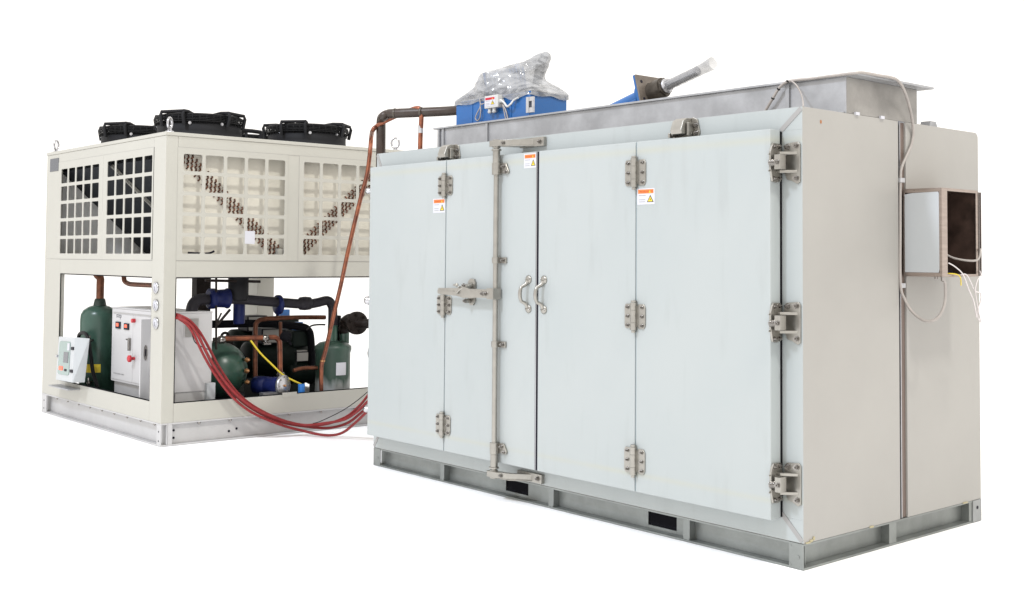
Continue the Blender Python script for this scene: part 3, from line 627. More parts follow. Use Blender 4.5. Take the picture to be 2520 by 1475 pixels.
# =================================================================== HYDRAULIC CYLINDER
hc0 = P(1610, 226, 'y', .75); ax = (P(1752, 153, 'y', .75)-P(1625, 215, 'y', .75)).normalized()
hy = thing('hydraulic_cylinder', (hc0.x, hc0.y, H), 'blue hydraulic cylinder lying tilted on the roof, its steel rod in a clear sleeve', 'cylinder')
side = Vector((0, 1, 0)); upv = ax.cross(side)*-1; upv = side.cross(ax)*-1 if side.cross(ax).z < 0 else side.cross(ax)
def frame(c, du, dv, dw, s0, s1, m):
    pass
def slab(m, c, hu, hv, t0, t1):
    vs = []
    for t in (t0, t1):
        for a, b in ((-1, -1), (1, -1), (1, 1), (-1, 1)): vs.append(c+ax*t+side*(a*hu)+upv*(b*hv))
    m.add(vs, [(0, 3, 2, 1), (4, 5, 6, 7), (0, 1, 5, 4), (1, 2, 6, 5), (2, 3, 7, 6), (3, 0, 4, 7)])
pc = hc0-ax*.02
m = MB(); slab(m, pc-upv*.010, .130, .125, -.008, .002); pl_ = m.build('mounting_plate', 'iron_plate', hy, .001)
m = MB(); slab(m, pc-upv*.010, .130, .125, -.024, -.0083); m.build('plate_back', 'blue', hy, .001)
for a, b in ((-.085, .080), (-.020, .065), (-.09, -.04), (.09, .07), (.09, -.06)): c = pc+side*a+upv*(b-.01); m = MB(); m.cyl(c+ax*.0021, c+ax*.0035, .011, 14); m.build('bolt_hole', 'rubber', pl_)
m = MB(); m.cyl(pc+ax*.0025, pc+ax*.12, .062, 6); m.cyl(pc+ax*.0026, pc+ax*.105, .066, 30); m.build('gland_nut', 'iron_dark', hy, .002)
m = MB(); m.cyl(pc+ax*.10, pc+ax*.150, .044, 24); m.tube([pc+ax*.13+side*.04*math.cos(t)+upv*.04*math.sin(t) for t in [k*math.pi/8 for k in range(17)]], .009, 8); m.build('rod_seal', 'steel_bright', hy)
m = MB(); m.cyl(pc+ax*.15, pc+ax*.40, .029, 24); m.build('piston_rod', 'steel_bright', hy)
m = MB(); m.cyl(pc-ax*.075, pc-ax*.0245, .090, 32); m.cyl(pc-ax*.62, pc-ax*.076, .055, 28); m.cyl(pc-ax*.09-upv*.02+side*-.05, pc-ax*.5-upv*.02+side*-.05, .012, 10); m.build('barrel', 'blue', hy)
m = MB(); prof = []
vs = []; n = 20; st = 22
for i in range(st):
    t = i/(st-1); c = pc+ax*(.15+.375*t)+Vector((0, 0, -.004*math.sin(t*3))); r_ = .034+.012*max(0, t-.75)*4*.6+.0008*math.sin(i*1.9)
    for k in range(n): a = 2*math.pi*k/n; vs.append(c+side*math.cos(a)*r_*(1+.06*math.sin(3*a+i))+upv*math.sin(a)*r_)
m.add(vs, [(i*n+k, i*n+(k+1) % n, (i+1)*n+(k+1) % n, (i+1)*n+k) for i in range(st-1) for k in range(n)], True)
m.build('clear_sleeve', 'film_clear', hy)

# =================================================================== CONDENSING UNIT
MX0, MX1, MY0, MY1, MH = -8.180, -5.459, -.887, 1.490, 2.533
cu = thing('condensing_unit', ((MX0+MX1)/2, (MY0+MY1)/2, 0), 'cream white air cooled condensing unit with grille windows above and an open machinery bay below', 'cooling unit')
BT = .186
# base channel
m = MB()
def chan_y(m, yo, yi, x0, x1):          # channel along x; yo = outer plane, yi = inner
    m.box(x0, x1, yo, yi, .002, .014); m.box(x0, x1, yo, yi, BT-.012, BT)
    yw = yi-.008 if yi > yo else yi+.008; m.box(x0, x1, yw, yi, .0145, BT-.0125)
chan_y(m, MY0, MY0+.06, MX0, MX1); chan_y(m, MY1, MY1-.06, MX0, MX1)
m.box(MX1-.05, MX1, MY0+.0605, MY1-.0605, .002, .014); m.box(MX1-.05, MX1, MY0+.0605, MY1-.0605, BT-.012, BT); m.box(MX1-.05, MX1-.042, MY0+.0605, MY1-.0605, .0145, BT-.0125)
m.box(MX0, MX0+.05, MY0+.0605, MY1-.0605, .002, .014); m.box(MX0, MX0+.05, MY0+.0605, MY1-.0605, BT-.012, BT); m.box(MX0+.042, MX0+.05, MY0+.0605, MY1-.0605, .0145, BT-.0125)
ub = m.build('base_channel', 'unit_base', cu, .002)
for (a, b, c, d) in ((MX1-.075, MX1-.0005, MY0+.001, MY0+.008), (MX0+.0005, MX0+.13, MY0+.001, MY0+.008)):
    m = MB(); m.box(a, b, c, d, .0145, BT-.0125); m.mat('rubber'); 
    for z in (.045, .12): m.cyl(((a+b)/2, c, z), ((a+b)/2, c-.002, z), .007, 10)
    m.build('base_end_plate', 'unit_base', ub)
m = MB(); m.box(MX1-.006, MX1-.001, MY0+.062, MY0+.10, .0145, BT-.0125); m.build('base_end_plate', 'unit_base', ub)
for y, z in ((MY0+.13, .06), (MY0+.13, .12), (MY0+.62, .07), (MY0+.69, .085)):
    m = MB(); m.cyl((MX1-.042, y, z), (MX1-.038, y, z), .010, 12); m.build('drain_hole', 'rubber', ub)
for k in range(9):
    x = MX0+.35+k*.275
    m = MB(); m.hexbolt((x, MY0+.025, BT-.0121), (0, 0, -1), .011, .012); m.build('base_bolt', 'bolt', ub)
for y in (MY0+.10, MY0+.34, MY0+.62, MY0+.90, MY0+1.18, MY0+1.5, MY0+1.85):
    m = MB(); m.hexbolt((MX1-.020, y, BT-.0121), (0, 0, -1), .011, .012); m.build('base_bolt', 'bolt', ub)
# cross members and pan
m = MB(); m.box(MX0+.06, MX1-.06, MY0+.07, MY0+2.1, BT-.03, BT-.004); m.build('machine_floor', 'insulation', cu)
# cabinet frame
z1, z2, z3, z4 = .345, 1.356, 1.492, 2.410
e = .0005
PX = -5.683; PXL = -7.762
m = MB()
m.box(PX, MX1, MY0, MY0+.105, BT+e, MH-.030)                         # front right post
m.build('corner_post', 'unit_white', cu, .003); m = MB()
m.box(MX0, PXL, MY0, MY0+.045, BT+e, z3); m.box(MX0, -7.862, MY0, MY0+.045, z3+e, MH-.030)
m.box(MX0, MX0+.05, MY0+.0455, MY0+.10, BT+e, MH-.03)
m.build('corner_post', 'unit_white', cu, .003); m = MB()
m.box(MX1-.06, MX1, 1.372, MY1, BT+e, MH-.030); m.box(MX1-.16, MX1-.0605, 1.44, MY1, BT+e, z3)
m.build('corner_post', 'unit_white', cu, .003); m = MB()
m.box(MX0, MX0+.28, MY1-.20, MY1, BT+e, MH-.030)                     # rear corner post
fr = m.build('corner_post', 'unit_white', cu, .003)
m = MB(); m.box(PXL+e, PX-e, MY0, MY0+.04, BT+e, z1); m.build('sill_rail', 'unit_white', cu, .003)
m = MB(); m.box(PXL+e, PX-e, MY0, MY0+.06, z2, z3-.002); m.build('middle_rail', 'unit_white', cu, .003)
m = MB(); m.box(MX1-.04, MX1-.001, MY0+.106, 1.3715, BT+e, z1-.004); m.build('sill_rail', 'unit_white', cu, .003)
m = MB(); m.box(MX1-.06, MX1-.001, MY0+.106, 1.3715, z2, z3-.002); m.build('middle_rail', 'unit_white', cu, .003)
m = MB(); m.box(MX0+.281, MX1-.161, MY1-.05, MY1-.002, z2, z3); m.box(MX0+.002, MX0+.05, MY0+.11, MY1-.201, z2, z3); m.build('rear_middle_rail', 'unit_white', cu, .003)
m = MB(); m.box(PX-.0, PX-.0, 0, 0, 0, 0) if 0 else None
m = MB(); m.box(-7.8615, PX-e, MY0, MY0+.03, z4+.012, MH-.0305); m.build('top_rail', 'unit_white', cu, .002)
m = MB(); m.box(MX1-.03, MX1-.0008, MY0+.106, 1.3715, z4+.004, MH-.0305); m.build('top_rail', 'unit_white', cu, .002)
m = MB(); m.box(MX0+.281, MX1-.061, MY1-.02, MY1-.003, z3, MH-.0305); m.build('rear_panel', 'unit_white', cu)
m = MB(); m.box(MX0+.003, MX0+.02, MY0+.105, MY1-.201, z3, MH-.0305); m.build('end_panel', 'inner_lit_white', cu)
m = MB(); m.box(MX0-.006, MX1+.006, MY0-.006, MY1+.006, MH-.0295, MH); m.build('top_cap', 'unit_white', cu, .003)
m = MB(); m.box(MX1-.035, MX1-.0005, .236, .3435, z3+e, z4+.003); m.build('mullion', 'unit_white', cu, .002)
m = MB(); m.box(PXL+.001, PX-.001, MY0+.003, MY0+.010, z1+.0003, z1+.009); m.box(PXL+.001, PXL+.006, MY0+.003, MY0+.01, z1+.0093, z2-.001); m.box(PX-.006, PX-.001, MY0+.003, MY0+.01, z1+.0093, z2-.0095); m.box(PXL+.0065, PX-.001, MY0+.003, MY0+.01, z2-.009, z2-.0003)
m.build('opening_gasket', 'gasket', cu)
m = MB(); m.box(MX1-.010, MX1-.003, MY0+.1065, 1.371, z1-.0037, z1+.004); m.box(MX1-.010, MX1-.003, MY0+.1065, MY0+.113, z1+.0045, z2-.001); m.box(MX1-.010, MX1-.003, MY0+.1135, 1.371, z2-.010, z2-.0003)
m.build('opening_gasket', 'gasket', cu)
# grille panels
def grid(a0, a1, n, b0, b1, k, bar):
    ca = (a1-a0-(n-1)*bar)/n; cbh = (b1-b0-(k-1)*bar)/k
    return [(a0+i*(ca+bar), a0+i*(ca+bar)+ca, b0+j*(cbh+bar), b0+j*(cbh+bar)+cbh) for i in range(n) for j in range(k)]
m = MB(); sheet_with_holes(m, 'y', MY0-.002, MY0+.004, -7.858, -6.752, z3+.002, z4+.010, grid(-7.782, -6.846, 5, 1.545, 2.350, 5, .030), .012)
sheet_with_holes(m, 'y', MY0-.002, MY0+.004, -6.7505, PX-.003, z3+.002, z4+.010, grid(-6.655, -5.712, 5, 1.545, 2.358, 5, .030), .012)
m.build('grille_panel', 'unit_white', cu)
for (u0_, u1_, g0, g1) in ((-.784, .235, -.733, .205), (.3445, 1.371, .392, 1.322)):
    m = MB(); sheet_with_holes(m, 'x', MX1+.002, MX1-.004, u0_, u1_, z3+.002, z4+.002, grid(g0, g1, 5, 1.548, 2.362, 5, .030), .014)
    m.build('grille_panel', 'unit_white', cu)
# seam lines where the sheets meet
m = MB()
for z in (z3, z4+.011): m.box(-7.86, PX, MY0-.0012, MY0+.001, z-.0015, z+.0015)
m.build('sheet_seam', 'louver', cu)
for y in (MY0+.1055, .2355, .344, 1.3715):
    m = MB(); m.box(MX1-.002, MX1+.0009, y-.0014, y+.0014, z3, z4+.003); m.build('sheet_seam', 'louver', cu)
for z in (z3, z4+.003):
    m = MB(); m.box(MX1-.002, MX1+.0012, MY0+.106, 1.3715, z-.002, z+.002); m.build('sheet_seam', 'louver', cu)
# coils in a V, with beige end sheets and copper return bends
XB = MX1-.10
def coil(y0, y1):
    zt, zb = 2.400, 1.520; d = Vector((0, y1-y0, zb-zt)); Lc = d.length; d.normalize(); nn = Vector((0, -d.z, d.y)); 
    if nn.y*(y1-y0) > 0: nn = -nn
    a = Vector((0, y0, zt)); b = Vector((0, y1, zb)); th = .075
    m = MB(); q = [a-nn*th, b-nn*th, b+nn*th, a+nn*th]
    m.prism([(p.y, p.z) for p in q], 'x', MX0+.12, XB-.02)
    co = m.build('condenser_coil', 'fin', cu)
    m = MB(); q = [a-nn*.115, b-nn*.115, b+nn*.115, a+nn*.115]; m.prism([(p.y, p.z) for p in q], 'x', XB-.0195, XB-.016); m.build('coil_end_sheet', 'unit_inner_pale', co)
    # bends: four staggered rows
    m = MB(); n = int(Lc/.048); rows = [-.060, -.030, 0, .030]
    for i in range(n):
        for r_ in range(4):
            p = a+d*(.03+i*.0475+(.024 if r_ % 2 else 0))+nn*rows[r_]; q2 = p+nn*.026+d*.010
            p.x = q2.x = XB-.016; o1 = Vector((.026, 0, 0))
            m.tube([p, p+o1*.8, (p+q2)/2+o1*1.35, q2+o1*.8, q2], .0070, 6)
    m.build('return_bends', 'copper_bend', co); return co
coil(-.74, .235); coil(1.34, .345)
# light edge bars on the coil face that show through the left grilles
m = MB(); a = Vector((-6.78, -.74, 2.40)); b = Vector((-6.78, .235, 1.52)); nn = Vector((0, -.67, -.74)); q = [a+nn*.076, b+nn*.076, b+nn*.10, a+nn*.10]
m.prism([(p.y, p.z) for p in q], 'x', -6.80, -6.77); m.build('coil_edge_bar', 'unit_white', cu)
# end sheets closing the two sides of the V behind the right-hand grilles
m = MB(); m.box(XB+.0155-.02, XB+.0125-.02, -.79, 1.38, 1.495, 2.44); m.build('closing_sheet', 'unit_inner_pale', cu)
m = MB(); m.box(MX0+.06, XB-.05, MY0+.06, MY1-.06, 1.478, 1.492); m.build('drip_tray', 'inner_lit_white', cu)
m = MB(); m.box(MX1-.09, MX1-.035, .17, .30, 1.496, 1.60); m.mat('rubber'); m.box(MX1-.034, MX1-.031, .10, .235, 1.497, 1.53); m.build('tray_bracket', 'unit_white', cu)
# odd bits lying behind the first right-hand grille
m = MB(); a = P(463, 622, 'x', MX1-.03); b = P(497, 624, 'x', MX1-.03); c = P(515, 623, 'x', MX1-.03); d = P(527, 618, 'x', MX1-.03)
m.tube([a, b, c, d], .009, 8, 3); tag(m.build('black_tube', 'rubber'), 'short black tube lying on the ledge behind the lower grille bars', 'tube')
m = MB(); a = P(603, 568, 'x', MX1+.004); b = P(627, 600, 'x', MX1+.004); m.prism([(a.y, b.z), (b.y, b.z-.002), (b.y, a.z), (a.y, a.z)], 'x', MX1+.0025, MX1+.0035)
tag(m.build('paper_tag', 'paper'), 'blank white paper tag taped on the grille bars', 'paper tag')
m = MB(); a = P(124, 392, 'y', MY0-.002); b = P(144, 420, 'y', MY0-.002); m.box(a.x, b.x, MY0-.004, MY0-.0003, b.z, a.z); m.build('name_plate', 'screen_dark', cu)
# gauges on the corner post
for py in (708, 751, 795):
    c = P(385, py, 'y', MY0); g_ = MB(); g_.lathe([(.001, 0), (.048, 0), (.048, .012), (.040, .016), (.036, .012), (.001, .012)], c, (0, -1, 0), 24); go = g_.build('pressure_gauge', 'chrome', cu)
    g_ = MB(); g_.lathe([(.001, .0125), (.034, .0125), (.034, .0135), (.001, .0135)], c, (0, -1, 0), 24); g_.build('gauge_dial', 'paper', go)
    g_ = MB(); g_.box(c.x-.003, c.x+.003, c.y-.0150, c.y-.0138, c.z-.024, c.z+.010); g_.build('gauge_needle', 'rubber', go)
# lifting eyes
for x, y in ((-5.52, -.83), (-8.10, -.83), (-5.55, 1.43)):
    m = MB(); c = Vector((x, y, MH+.075)); face = (.76, -.65, 0) if y > 0 else ((1, .1, 0) if x > -6 else (1, -.2, 0)); f3 = Vector((-.62, .78, 0)).normalized() if y < 0 else Vector((.65, .76, 0)).normalized()
    m.tube([c+f3*.037*math.cos(t)+Vector((0, 0, 1))*.046*math.sin(t) for t in [2*math.pi*k/20 for k in range(21)]], .010, 10, cap=False)
    m.lathe([(.036, 0), (.036, .010), (.020, .014), (.013, .032)], (x, y, MH+.0005), (0, 0, 1), 18); m.build('lifting_eye', 'chrome', cu)
# fans
def fan(x, y, a0):
    m = MB(); z = MH
    m.lathe([(.395, .001), (.395, .010), (.372, .014), (.365, .08), (.365, .170), (.352, .170), (.352, .08), (.352, .004)], (x, y, z), (0, 0, 1), 48)
    sh = m.build('fan_housing', 'fan_black', cu)
    m = MB(); zt = z+.170
    for r_, zz in ((.383, -.012), (.386, .002), (.387, .016), (.387, .030), (.382, .042), (.368, .050), (.350, .054), (.325, .056), (.300, .058), (.275, .059), (.25, .060), (.225, .061), (.2, .062), (.17, .062), (.14, .062)):
        m.tube([(x+r_*math.cos(t), y+r_*math.sin(t), zt+zz) for t in [2*math.pi*k/40 for k in range(41)]], .0045, 5, cap=False)
    for k in range(40):
        t = 2*math.pi*k/40+a0; c, s_ = math.cos(t), math.sin(t)
        m.tube([(x+r_*c, y+r_*s_, zt+zz) for r_, zz in ((.366, -.03), (.386, .0), (.386, .034), (.36, .052), (.25, .060), (.13, .062))], .0042, 5)
    m.build('fan_guard', 'grille_black', sh)
    m = MB()
    for k in range(4):
        t = a0+k*math.pi/2; c, s_ = math.cos(t), math.sin(t); tx, ty = -s_, c
        for off in (-.115, .115):
            m.tube([(x+.374*c+tx*off, y+.374*s_+ty*off, zt-.055), (x+.395*c+tx*off, y+.395*s_+ty*off, zt+.040), (x+.385*c+tx*off, y+.385*s_+ty*off, zt+.070), (x+.28*c+tx*off*.75, y+.28*s_+ty*off*.75, zt+.076), (x+.12*c+tx*off*.4, y+.12*s_+ty*off*.4, zt+.058)], .015, 6)
        m.tube([(x+.386*c-tx*.115, y+.386*s_-ty*.115, zt+.070), (x+.386*c+tx*.115, y+.386*s_+ty*.115, zt+.070)], .013, 6)
        m.tube([(x+.378*c-tx*.11, y+.378*s_-ty*.11, zt+.02), (x+.30*c+tx*.07, y+.30*s_+ty*.07, zt+.072)], .010, 6)
    m.lathe([(.001, .0), (.12, .0), (.13, .02), (.13, .062), (.11, .072), (.001, .076)], (x, y, zt), (0, 0, 1), 24)
    m.build('motor_bracket', 'fan_black', sh)
    for k in range(4):
        t = a0+k*math.pi/2
        for off in (-.15, .15):
            tt = t+off/.37; p = Vector((x+.366*math.cos(tt), y+.366*math.sin(tt), zt-.030)); m = MB(); m.hexbolt(p, (math.cos(tt), math.sin(tt), 0), .010, .008); m.build('screw', 'chrome', sh)
    m = MB()
    for k in range(5):
        t = k*2*math.pi/5; c, s_ = math.cos(t), math.sin(t)
        m.add([(x+.10*c, y+.10*s_, z+.08), (x+.33*c+.05*s_, y+.33*s_-.05*c, z+.06), (x+.33*math.cos(t+.7), y+.33*math.sin(t+.7), z+.14), (x+.10*math.cos(t+.9), y+.10*math.sin(t+.9), z+.14)], [(0, 1, 2, 3)])
    m.cyl((x, y, z+.04), (x, y, z+.15), .10, 20); m.build('fan_blades', 'grille_black', sh)
for x, y, a in ((-6.18, -.25, R(-62)), (-6.18, .85, R(-50)), (-7.45, -.25, R(-60)), (-7.45, .85, R(-40))): fan(x, y, a)
a = P(592, 321, 'x', -6.75); b = P(643, 324, 'x', -6.75); zb_ = a.z
m = MB(); m.tube([(-6.75, a.y-.06, MH+.001), (-6.75, a.y-.06, zb_-.03), (-6.75, a.y-.03, zb_), (-6.75, b.y-.03, zb_), (-6.75, b.y, zb_-.03), (-6.75, b.y, MH+.001)], .020, 10, 3); m.build('roof_pipe_loop', 'fan_black', cu)

# =================================================================== MACHINERY IN THE BAY
MF = BT-.0035
# control cabinet
cx0, cx1, cy0, cy1, cz0, cz1 = -6.895, -5.62, -.72, -.375, .405, 1.066
cc = thing('control_cabinet', ((cx0+cx1)/2, (cy0+cy1)/2, MF), 'white control cabinet with red displays and a half open side door', 'control cabinet')
m = MB(); m.box(cx0, cx1, cy0, cy1, cz0, cz1-.012); m.build('cabinet_body', 'cabinet_white', cc, .003)
m = MB(); m.box(cx0-.004, cx1+.004, cy0-.006, cy1+.004, cz1-.0115, cz1); m.build('cabinet_roof', 'cabinet_white', cc, .003)
m = MB(); m.box(cx0+.01, cx1-.01, cy0+.03, cy1-.02, MF+.001, cz0-.001); m.build('plinth', 'unit_base', cc)
xd = P(345, 868, 'y', cy0-.125).x
m = MB(); m.box(cx0+.02, -6.42, cy0-.006, cy0-.0005, cz0+.02, 1.005); cd1 = m.build('left_door', 'cabinet_white', cc, .002)
m = MB(); m.box(-6.415, xd-.05, cy0-.006, cy0-.0005, cz0+.02, 1.005); cd2 = m.build('narrow_door', 'cabinet_white', cc, .002)
m = MB(); m.box(xd-.009, xd+.009, cy0-.125, cy0-.007, .33, .995); cd3 = m.build('open_door', 'cabinet_white', cc, .002)
c = P(358, 868, 'x', xd+.009); m = MB(); m.prism([(c.y-.016*math.cos(t), c.z+.065*math.sin(t)) for t in [2*math.pi*k/16 for k in range(16)]], 'x', xd+.0095, xd+.013); m.mat('rubber'); m.box(xd+.0131, xd+.016, c.y-.005, c.y+.005, c.z-.03, c.z+.03); m.build('flush_latch', 'bolt', cd3)
def cp(px, py, off=0): return P(px, py, 'y', cy0-.007-off)
for a, b in (((286.5, 791), (297, 809)), ((307, 795), (318, 812))):
    A = cp(*a); B = cp(*b); m = MB(); m.box(A.x, B.x, cy0-.016, cy0-.007, B.z, A.z); do = m.build('display', 'rubber', cd1)
    m.cur = None; m = MB(); m.box(A.x+.18*(B.x-A.x), B.x-.3*(B.x-A.x), cy0-.018, cy0-.0163, B.z+.32*(A.z-B.z), A.z-.2*(A.z-B.z)); m.build('lit_digits', 'led_red', cd1)
A = cp(286, 777.5); text('logo_lettering', 'step', .062, (A.x, A.y, A.z-.012), (1, 0, 0), (0, 0, 1), 'screen_dark', cd1, sx=1.15)
text('notice_lettering', 'ELECTRIC CONTROL CABINET', .017, (cp(279, 926).x, A.y, cp(279, 919).z), (1, 0, 0), (0, 0, 1), 'ink_soft', cd1)
m = MB(); m.box(cx0+.03, cx1-.4, cy0-.0062, cy0-.0004, 1.016, 1.020); m.build('hood_seam', 'louver', cc)
c = cp(332, 789); m = MB(); m.cyl(c, c+Vector((0, -.03, 0)), .018, 14); m.build('red_button', 'red_knob', cd2)
c = cp(331, 882); m = MB(); m.lathe([(.014, 0), (.014, .03), (.030, .035), (.030, .055), (.018, .062), (.001, .062)], c, (0, -1, 0), 18); m.build('emergency_stop', 'red_knob', cd2)
c = cp(321, 846); m = MB(); m.box(c.x-.008, c.x+.010, c.y-.025, c.y, c.z-.06, c.z+.05); m.box(c.x-.055, c.x-.0085, c.y-.022, c.y-.010, c.z+.030, c.z+.044); m.build('door_handle', 'bolt', cd1, .003)
a = P(453, 784, 'x', cx1+.002); b = P(489, 828, 'x', cx1+.002)
m = MB(); m.box(cx1+.0003, cx1+.006, a.y, b.y, b.z, a.z)
for k in range(13): z = b.z+(a.z-b.z)*(k+.5)/13; m.mat('louver'); m.add([(cx1+.0065, a.y+.006, z-.005), (cx1+.0065, b.y-.006, z-.005), (cx1+.013, b.y-.006, z+.004), (cx1+.013, a.y+.006, z+.004)], [(0, 1, 2, 3)])
m.build('louver_vent', 'cabinet_white', cc)
m = MB(); A = P(510, 943, 'x', -5.58); B = P(530, 980, 'x', -5.58); m.box(-5.64, -5.58, A.y, B.y, MF+.001, A.z)
tag(m.build('small_relay_box', 'door_sheet', None, .004), 'small grey box on the floor beside the control cabinet and green receiver', 'small box')

# green vertical vessel on the left
x, y, r_ = -7.555, -.58, .172
vt = thing('oil_separator', (x, y, MF), 'tall green vertical tank with a copper neck pipe, left of the control cabinet', 'tank')
m = MB(); m.lathe([(r_*.9, .001), (r_, .03), (r_, .74), (r_*.97, .785), (r_*.85, .825), (r_*.6, .855), (.07, .868), (.001, .870)], (x, y, MF), (0, 0, 1), 40); m.build('vessel', 'tank_green', vt)
m = MB(); m.lathe([(.062, .86), (.055, .90), (.048, .93), (.042, .935)], (x+.01, y, MF), (0, 0, 1), 24); m.build('neck', 'tank_green_dark', vt)
m = MB(); q = MF+.93; m.tube([(x+.01, y, q), (x+.01, y, q+.13), (x+.005, y, q+.20), (x-.03, y-.02, q+.235), (x-.04, y-.02, q+.30)], .036, 14, 4); m.build('outlet_pipe', 'copper_dark', vt)
m = MB(); a = P(218, 905, 'y', y-.168); m.lathe([(r_+.001, 0), (r_+.001, .085)], (x, y, P(230, 922, 'y', y-.17).z), (0, 0, 1), 40)
m2 = MB(); zc = P(230, 922, 'y', y-.17).z; seg_ = [(-.16+.03*k) for k in range(0, 12)]
vs = []
for k in range(13):
    t = R(-110+k*8); vs += [(x+(r_+.0012)*math.cos(t), y+(r_+.0012)*math.sin(t), zc), (x+(r_+.0012)*math.cos(t), y+(r_+.0012)*math.sin(t), zc+.078)]
m2.add(vs, [(2*k, 2*k+2, 2*k+3, 2*k+1) for k in range(12)]); m2.build('yellow_label', 'sign_yellow', vt)
for zz in (.55, .16):
    m = MB(); c = Vector((x+.15, y-.12, MF+zz)); m.tube([c, c+Vector((.07, -.05, 0))], .014, 10); m.mat('bolt'); m.lathe([(.001, 0), (.02, 0), (.02, .03), (.001, .03)], c+Vector((.07, -.05, 0)), (.8, -.6, 0), 8); m.tube([c+Vector((.08, -.056, -.04)), c+Vector((.08, -.056, .05))], .009, 8); m.build('service_valve', 'dark_iron', vt)
m = MB(); m.tube([P(305, 676, 'y', -.55), P(306, 690, 'y', -.55), P(314, 697, 'y', -.55), P(330, 700, 'y', -.55), P(400, 703, 'y', -.55)], .022, 12, 5); tag(m.build('bent_brown_pipe', 'copper_dark'), 'brown pipe bending to horizontal under the middle rail, above the control cabinet', 'pipe')

# small windowed control box hung on the sill
ang = R(0)
sb = thing('small_control_box', (-7.45, -.95, .36), 'small tilted control box with a clear window, hung on the left sill', 'control box')
A0 = P(137, 934, 'y', -.99); A1 = P(178, 942, 'y', -1.04); A2 = P(209, 941, 'y', -.93); B0 = P(145, 828, 'y', -.99); B1 = P(184, 830, 'y', -1.04); B2 = P(221, 833, 'y', -.93)
back = Vector((-.02, .15, 0))
def hexa(m, a, b, c, d, e_, f, g_, h): m.add([a, b, c, d, e_, f, g_, h], [(0, 1, 2, 3), (7, 6, 5, 4), (0, 4, 5, 1), (1, 5, 6, 2), (2, 6, 7, 3), (3, 7, 4, 0)])
A3 = A0+(A2-A1); B3 = B0+(B2-B1)
m = MB(); hexa(m, A0, A1, A2, A3, B0, B1, B2, B3); m.build('box_shell', 'door_sheet', sb, .004)
nf = (A1-A0).cross(B0-A0).normalized(); nf = -nf if nf.dot(CAM-A0) < 0 else nf
def fp(u, v, off): return A0+(A1-A0)*u+(B0-A0)*v+((B1-B0)-(A1-A0))*u*v+nf*off
def fquad(name, mt, u0_, u1_, v0_, v1_, off, th=.002, par=None, rnd=False):
    m = MB()
    if rnd:
        pts_ = []
        for (cu_, cv_, t0) in ((u1_-.1, v1_-.05, 0), (u0_+.1, v1_-.05, 90), (u0_+.1, v0_+.05, 180), (u1_-.1, v0_+.05, 270)):
            for k in range(4): t = R(t0+30*k); pts_.append((cu_+.1*math.cos(t), cv_+.05*math.sin(t)))
    else: pts_ = [(u0_, v0_), (u1_, v0_), (u1_, v1_), (u0_, v1_)]
    n = len(pts_); m.add([fp(u, v, off) for u, v in pts_]+[fp(u, v, off+th) for u, v in pts_], [tuple(range(n-1, -1, -1)), tuple(range(n, 2*n))]+[(i, (i+1) % n, (i+1) % n+n, i+n) for i in range(n)])
    return m.build(name, mt, par or sb)
wn = fquad('window', 'window_tint', .10, .78, .14, .90, .001, .003, rnd=True)
fquad('display', 'screen_dark', .42, .70, .42, .66, .0045, .002, wn); fquad('display_frame', 'paper', .62, .76, .70, .86, .0045, .002, wn)
fquad('red_switch', 'led_red', .20, .40, .24, .33, .0045, .004, wn); fquad('black_switch', 'rubber', .52, .64, .23, .28, .0045, .003, wn)
for v in (.22, .72): fquad('hinge', 'rubber', .86, 1.0, v, v+.065, .001, .008)
c = fp(.02, .55, .004); m = MB(); m.lathe([(.001, 0), (.012, 0), (.012, .012), (.001, .012)], c, nf, 12); m.build('lock', 'chrome', sb)
m = MB(); a = P(138, 941, 'y', -.93); b = P(186, 950, 'y', -.93); m.box(a.x, b.x, -1.0, MY0-.001, a.z-.028, a.z-.018); m.build('support_bracket', 'galv', sb)
m = MB(); m.tube([P(193, 833, 'y', -.80), P(196, 822, 'y', -.80), P(206, 819, 'y', -.80), P(214, 826, 'y', -.80), P(219, 845, 'y', -.80), P(224, 880, 'y', -.78), P(229, 915, 'y', -.76), P(240, 955, 'y', -.74)], .017, 10, 5)
tag(m.build('black_hose', 'black_cable'), 'thick black hose arching over from the small tilted control box', 'hose')

# green horizontal receiver with domed end
rc_ = thing('liquid_receiver', (-6.6, -.20, MF), 'green horizontal tank with a domed end and three brass fittings', 'tank')
yc, zc, rr_ = -.045, .520, .245; xs_ = -6.13
prof = [(.001, -1.45), (.16, -1.42), (rr_, -1.28), (rr_, 0.)]
for k in range(1, 11): t = k/10*math.pi/2; prof.append((rr_*math.cos(t), .26*math.sin(t)))
m = MB(); m.lathe([(r__, h) for r__, h in prof], (xs_, yc, zc), (1, 0, 0), 48); m.build('vessel', 'tank_green', rc_)
m = MB(); m.lathe([(rr_+.0005, -.003), (rr_+.003, 0), (rr_+.0005, .003)], (xs_, yc, zc), (1, 0, 0), 48); m.build('weld_seam', 'tank_green_dark', rc_)
for px_, py_ in ((604, 885), (603, 912), (604, 940)):
    c = P(px_, py_, 'x', xs_+.23); m = MB(); m.cyl(c-Vector((.05, 0, 0)), c+Vector((.02, 0, 0)), .016, 12); m.mat('brass'); m.lathe([(.022, 0), (.022, .02), (.012, .025), (.012, .045), (.001, .045)], c+Vector((.02, 0, 0)), (1, 0, 0), 6); m.build('fitting', 'tank_green_dark', rc_)
m = MB(); m.tube([P(554+9*math.cos(t), 828+9*math.sin(t), 'x', -6.25) for t in [2*math.pi*k/16 for k in range(17)]], .013, 8, cap=False); a = P(556, 838, 'x', -6.25); b = P(562, 856, 'x', -6.25); m.box(-6.262, -6.24, a.y-.02, a.y+.07, b.z-.03, a.z); m.build('lifting_lug', 'dark_iron', rc_, .002)
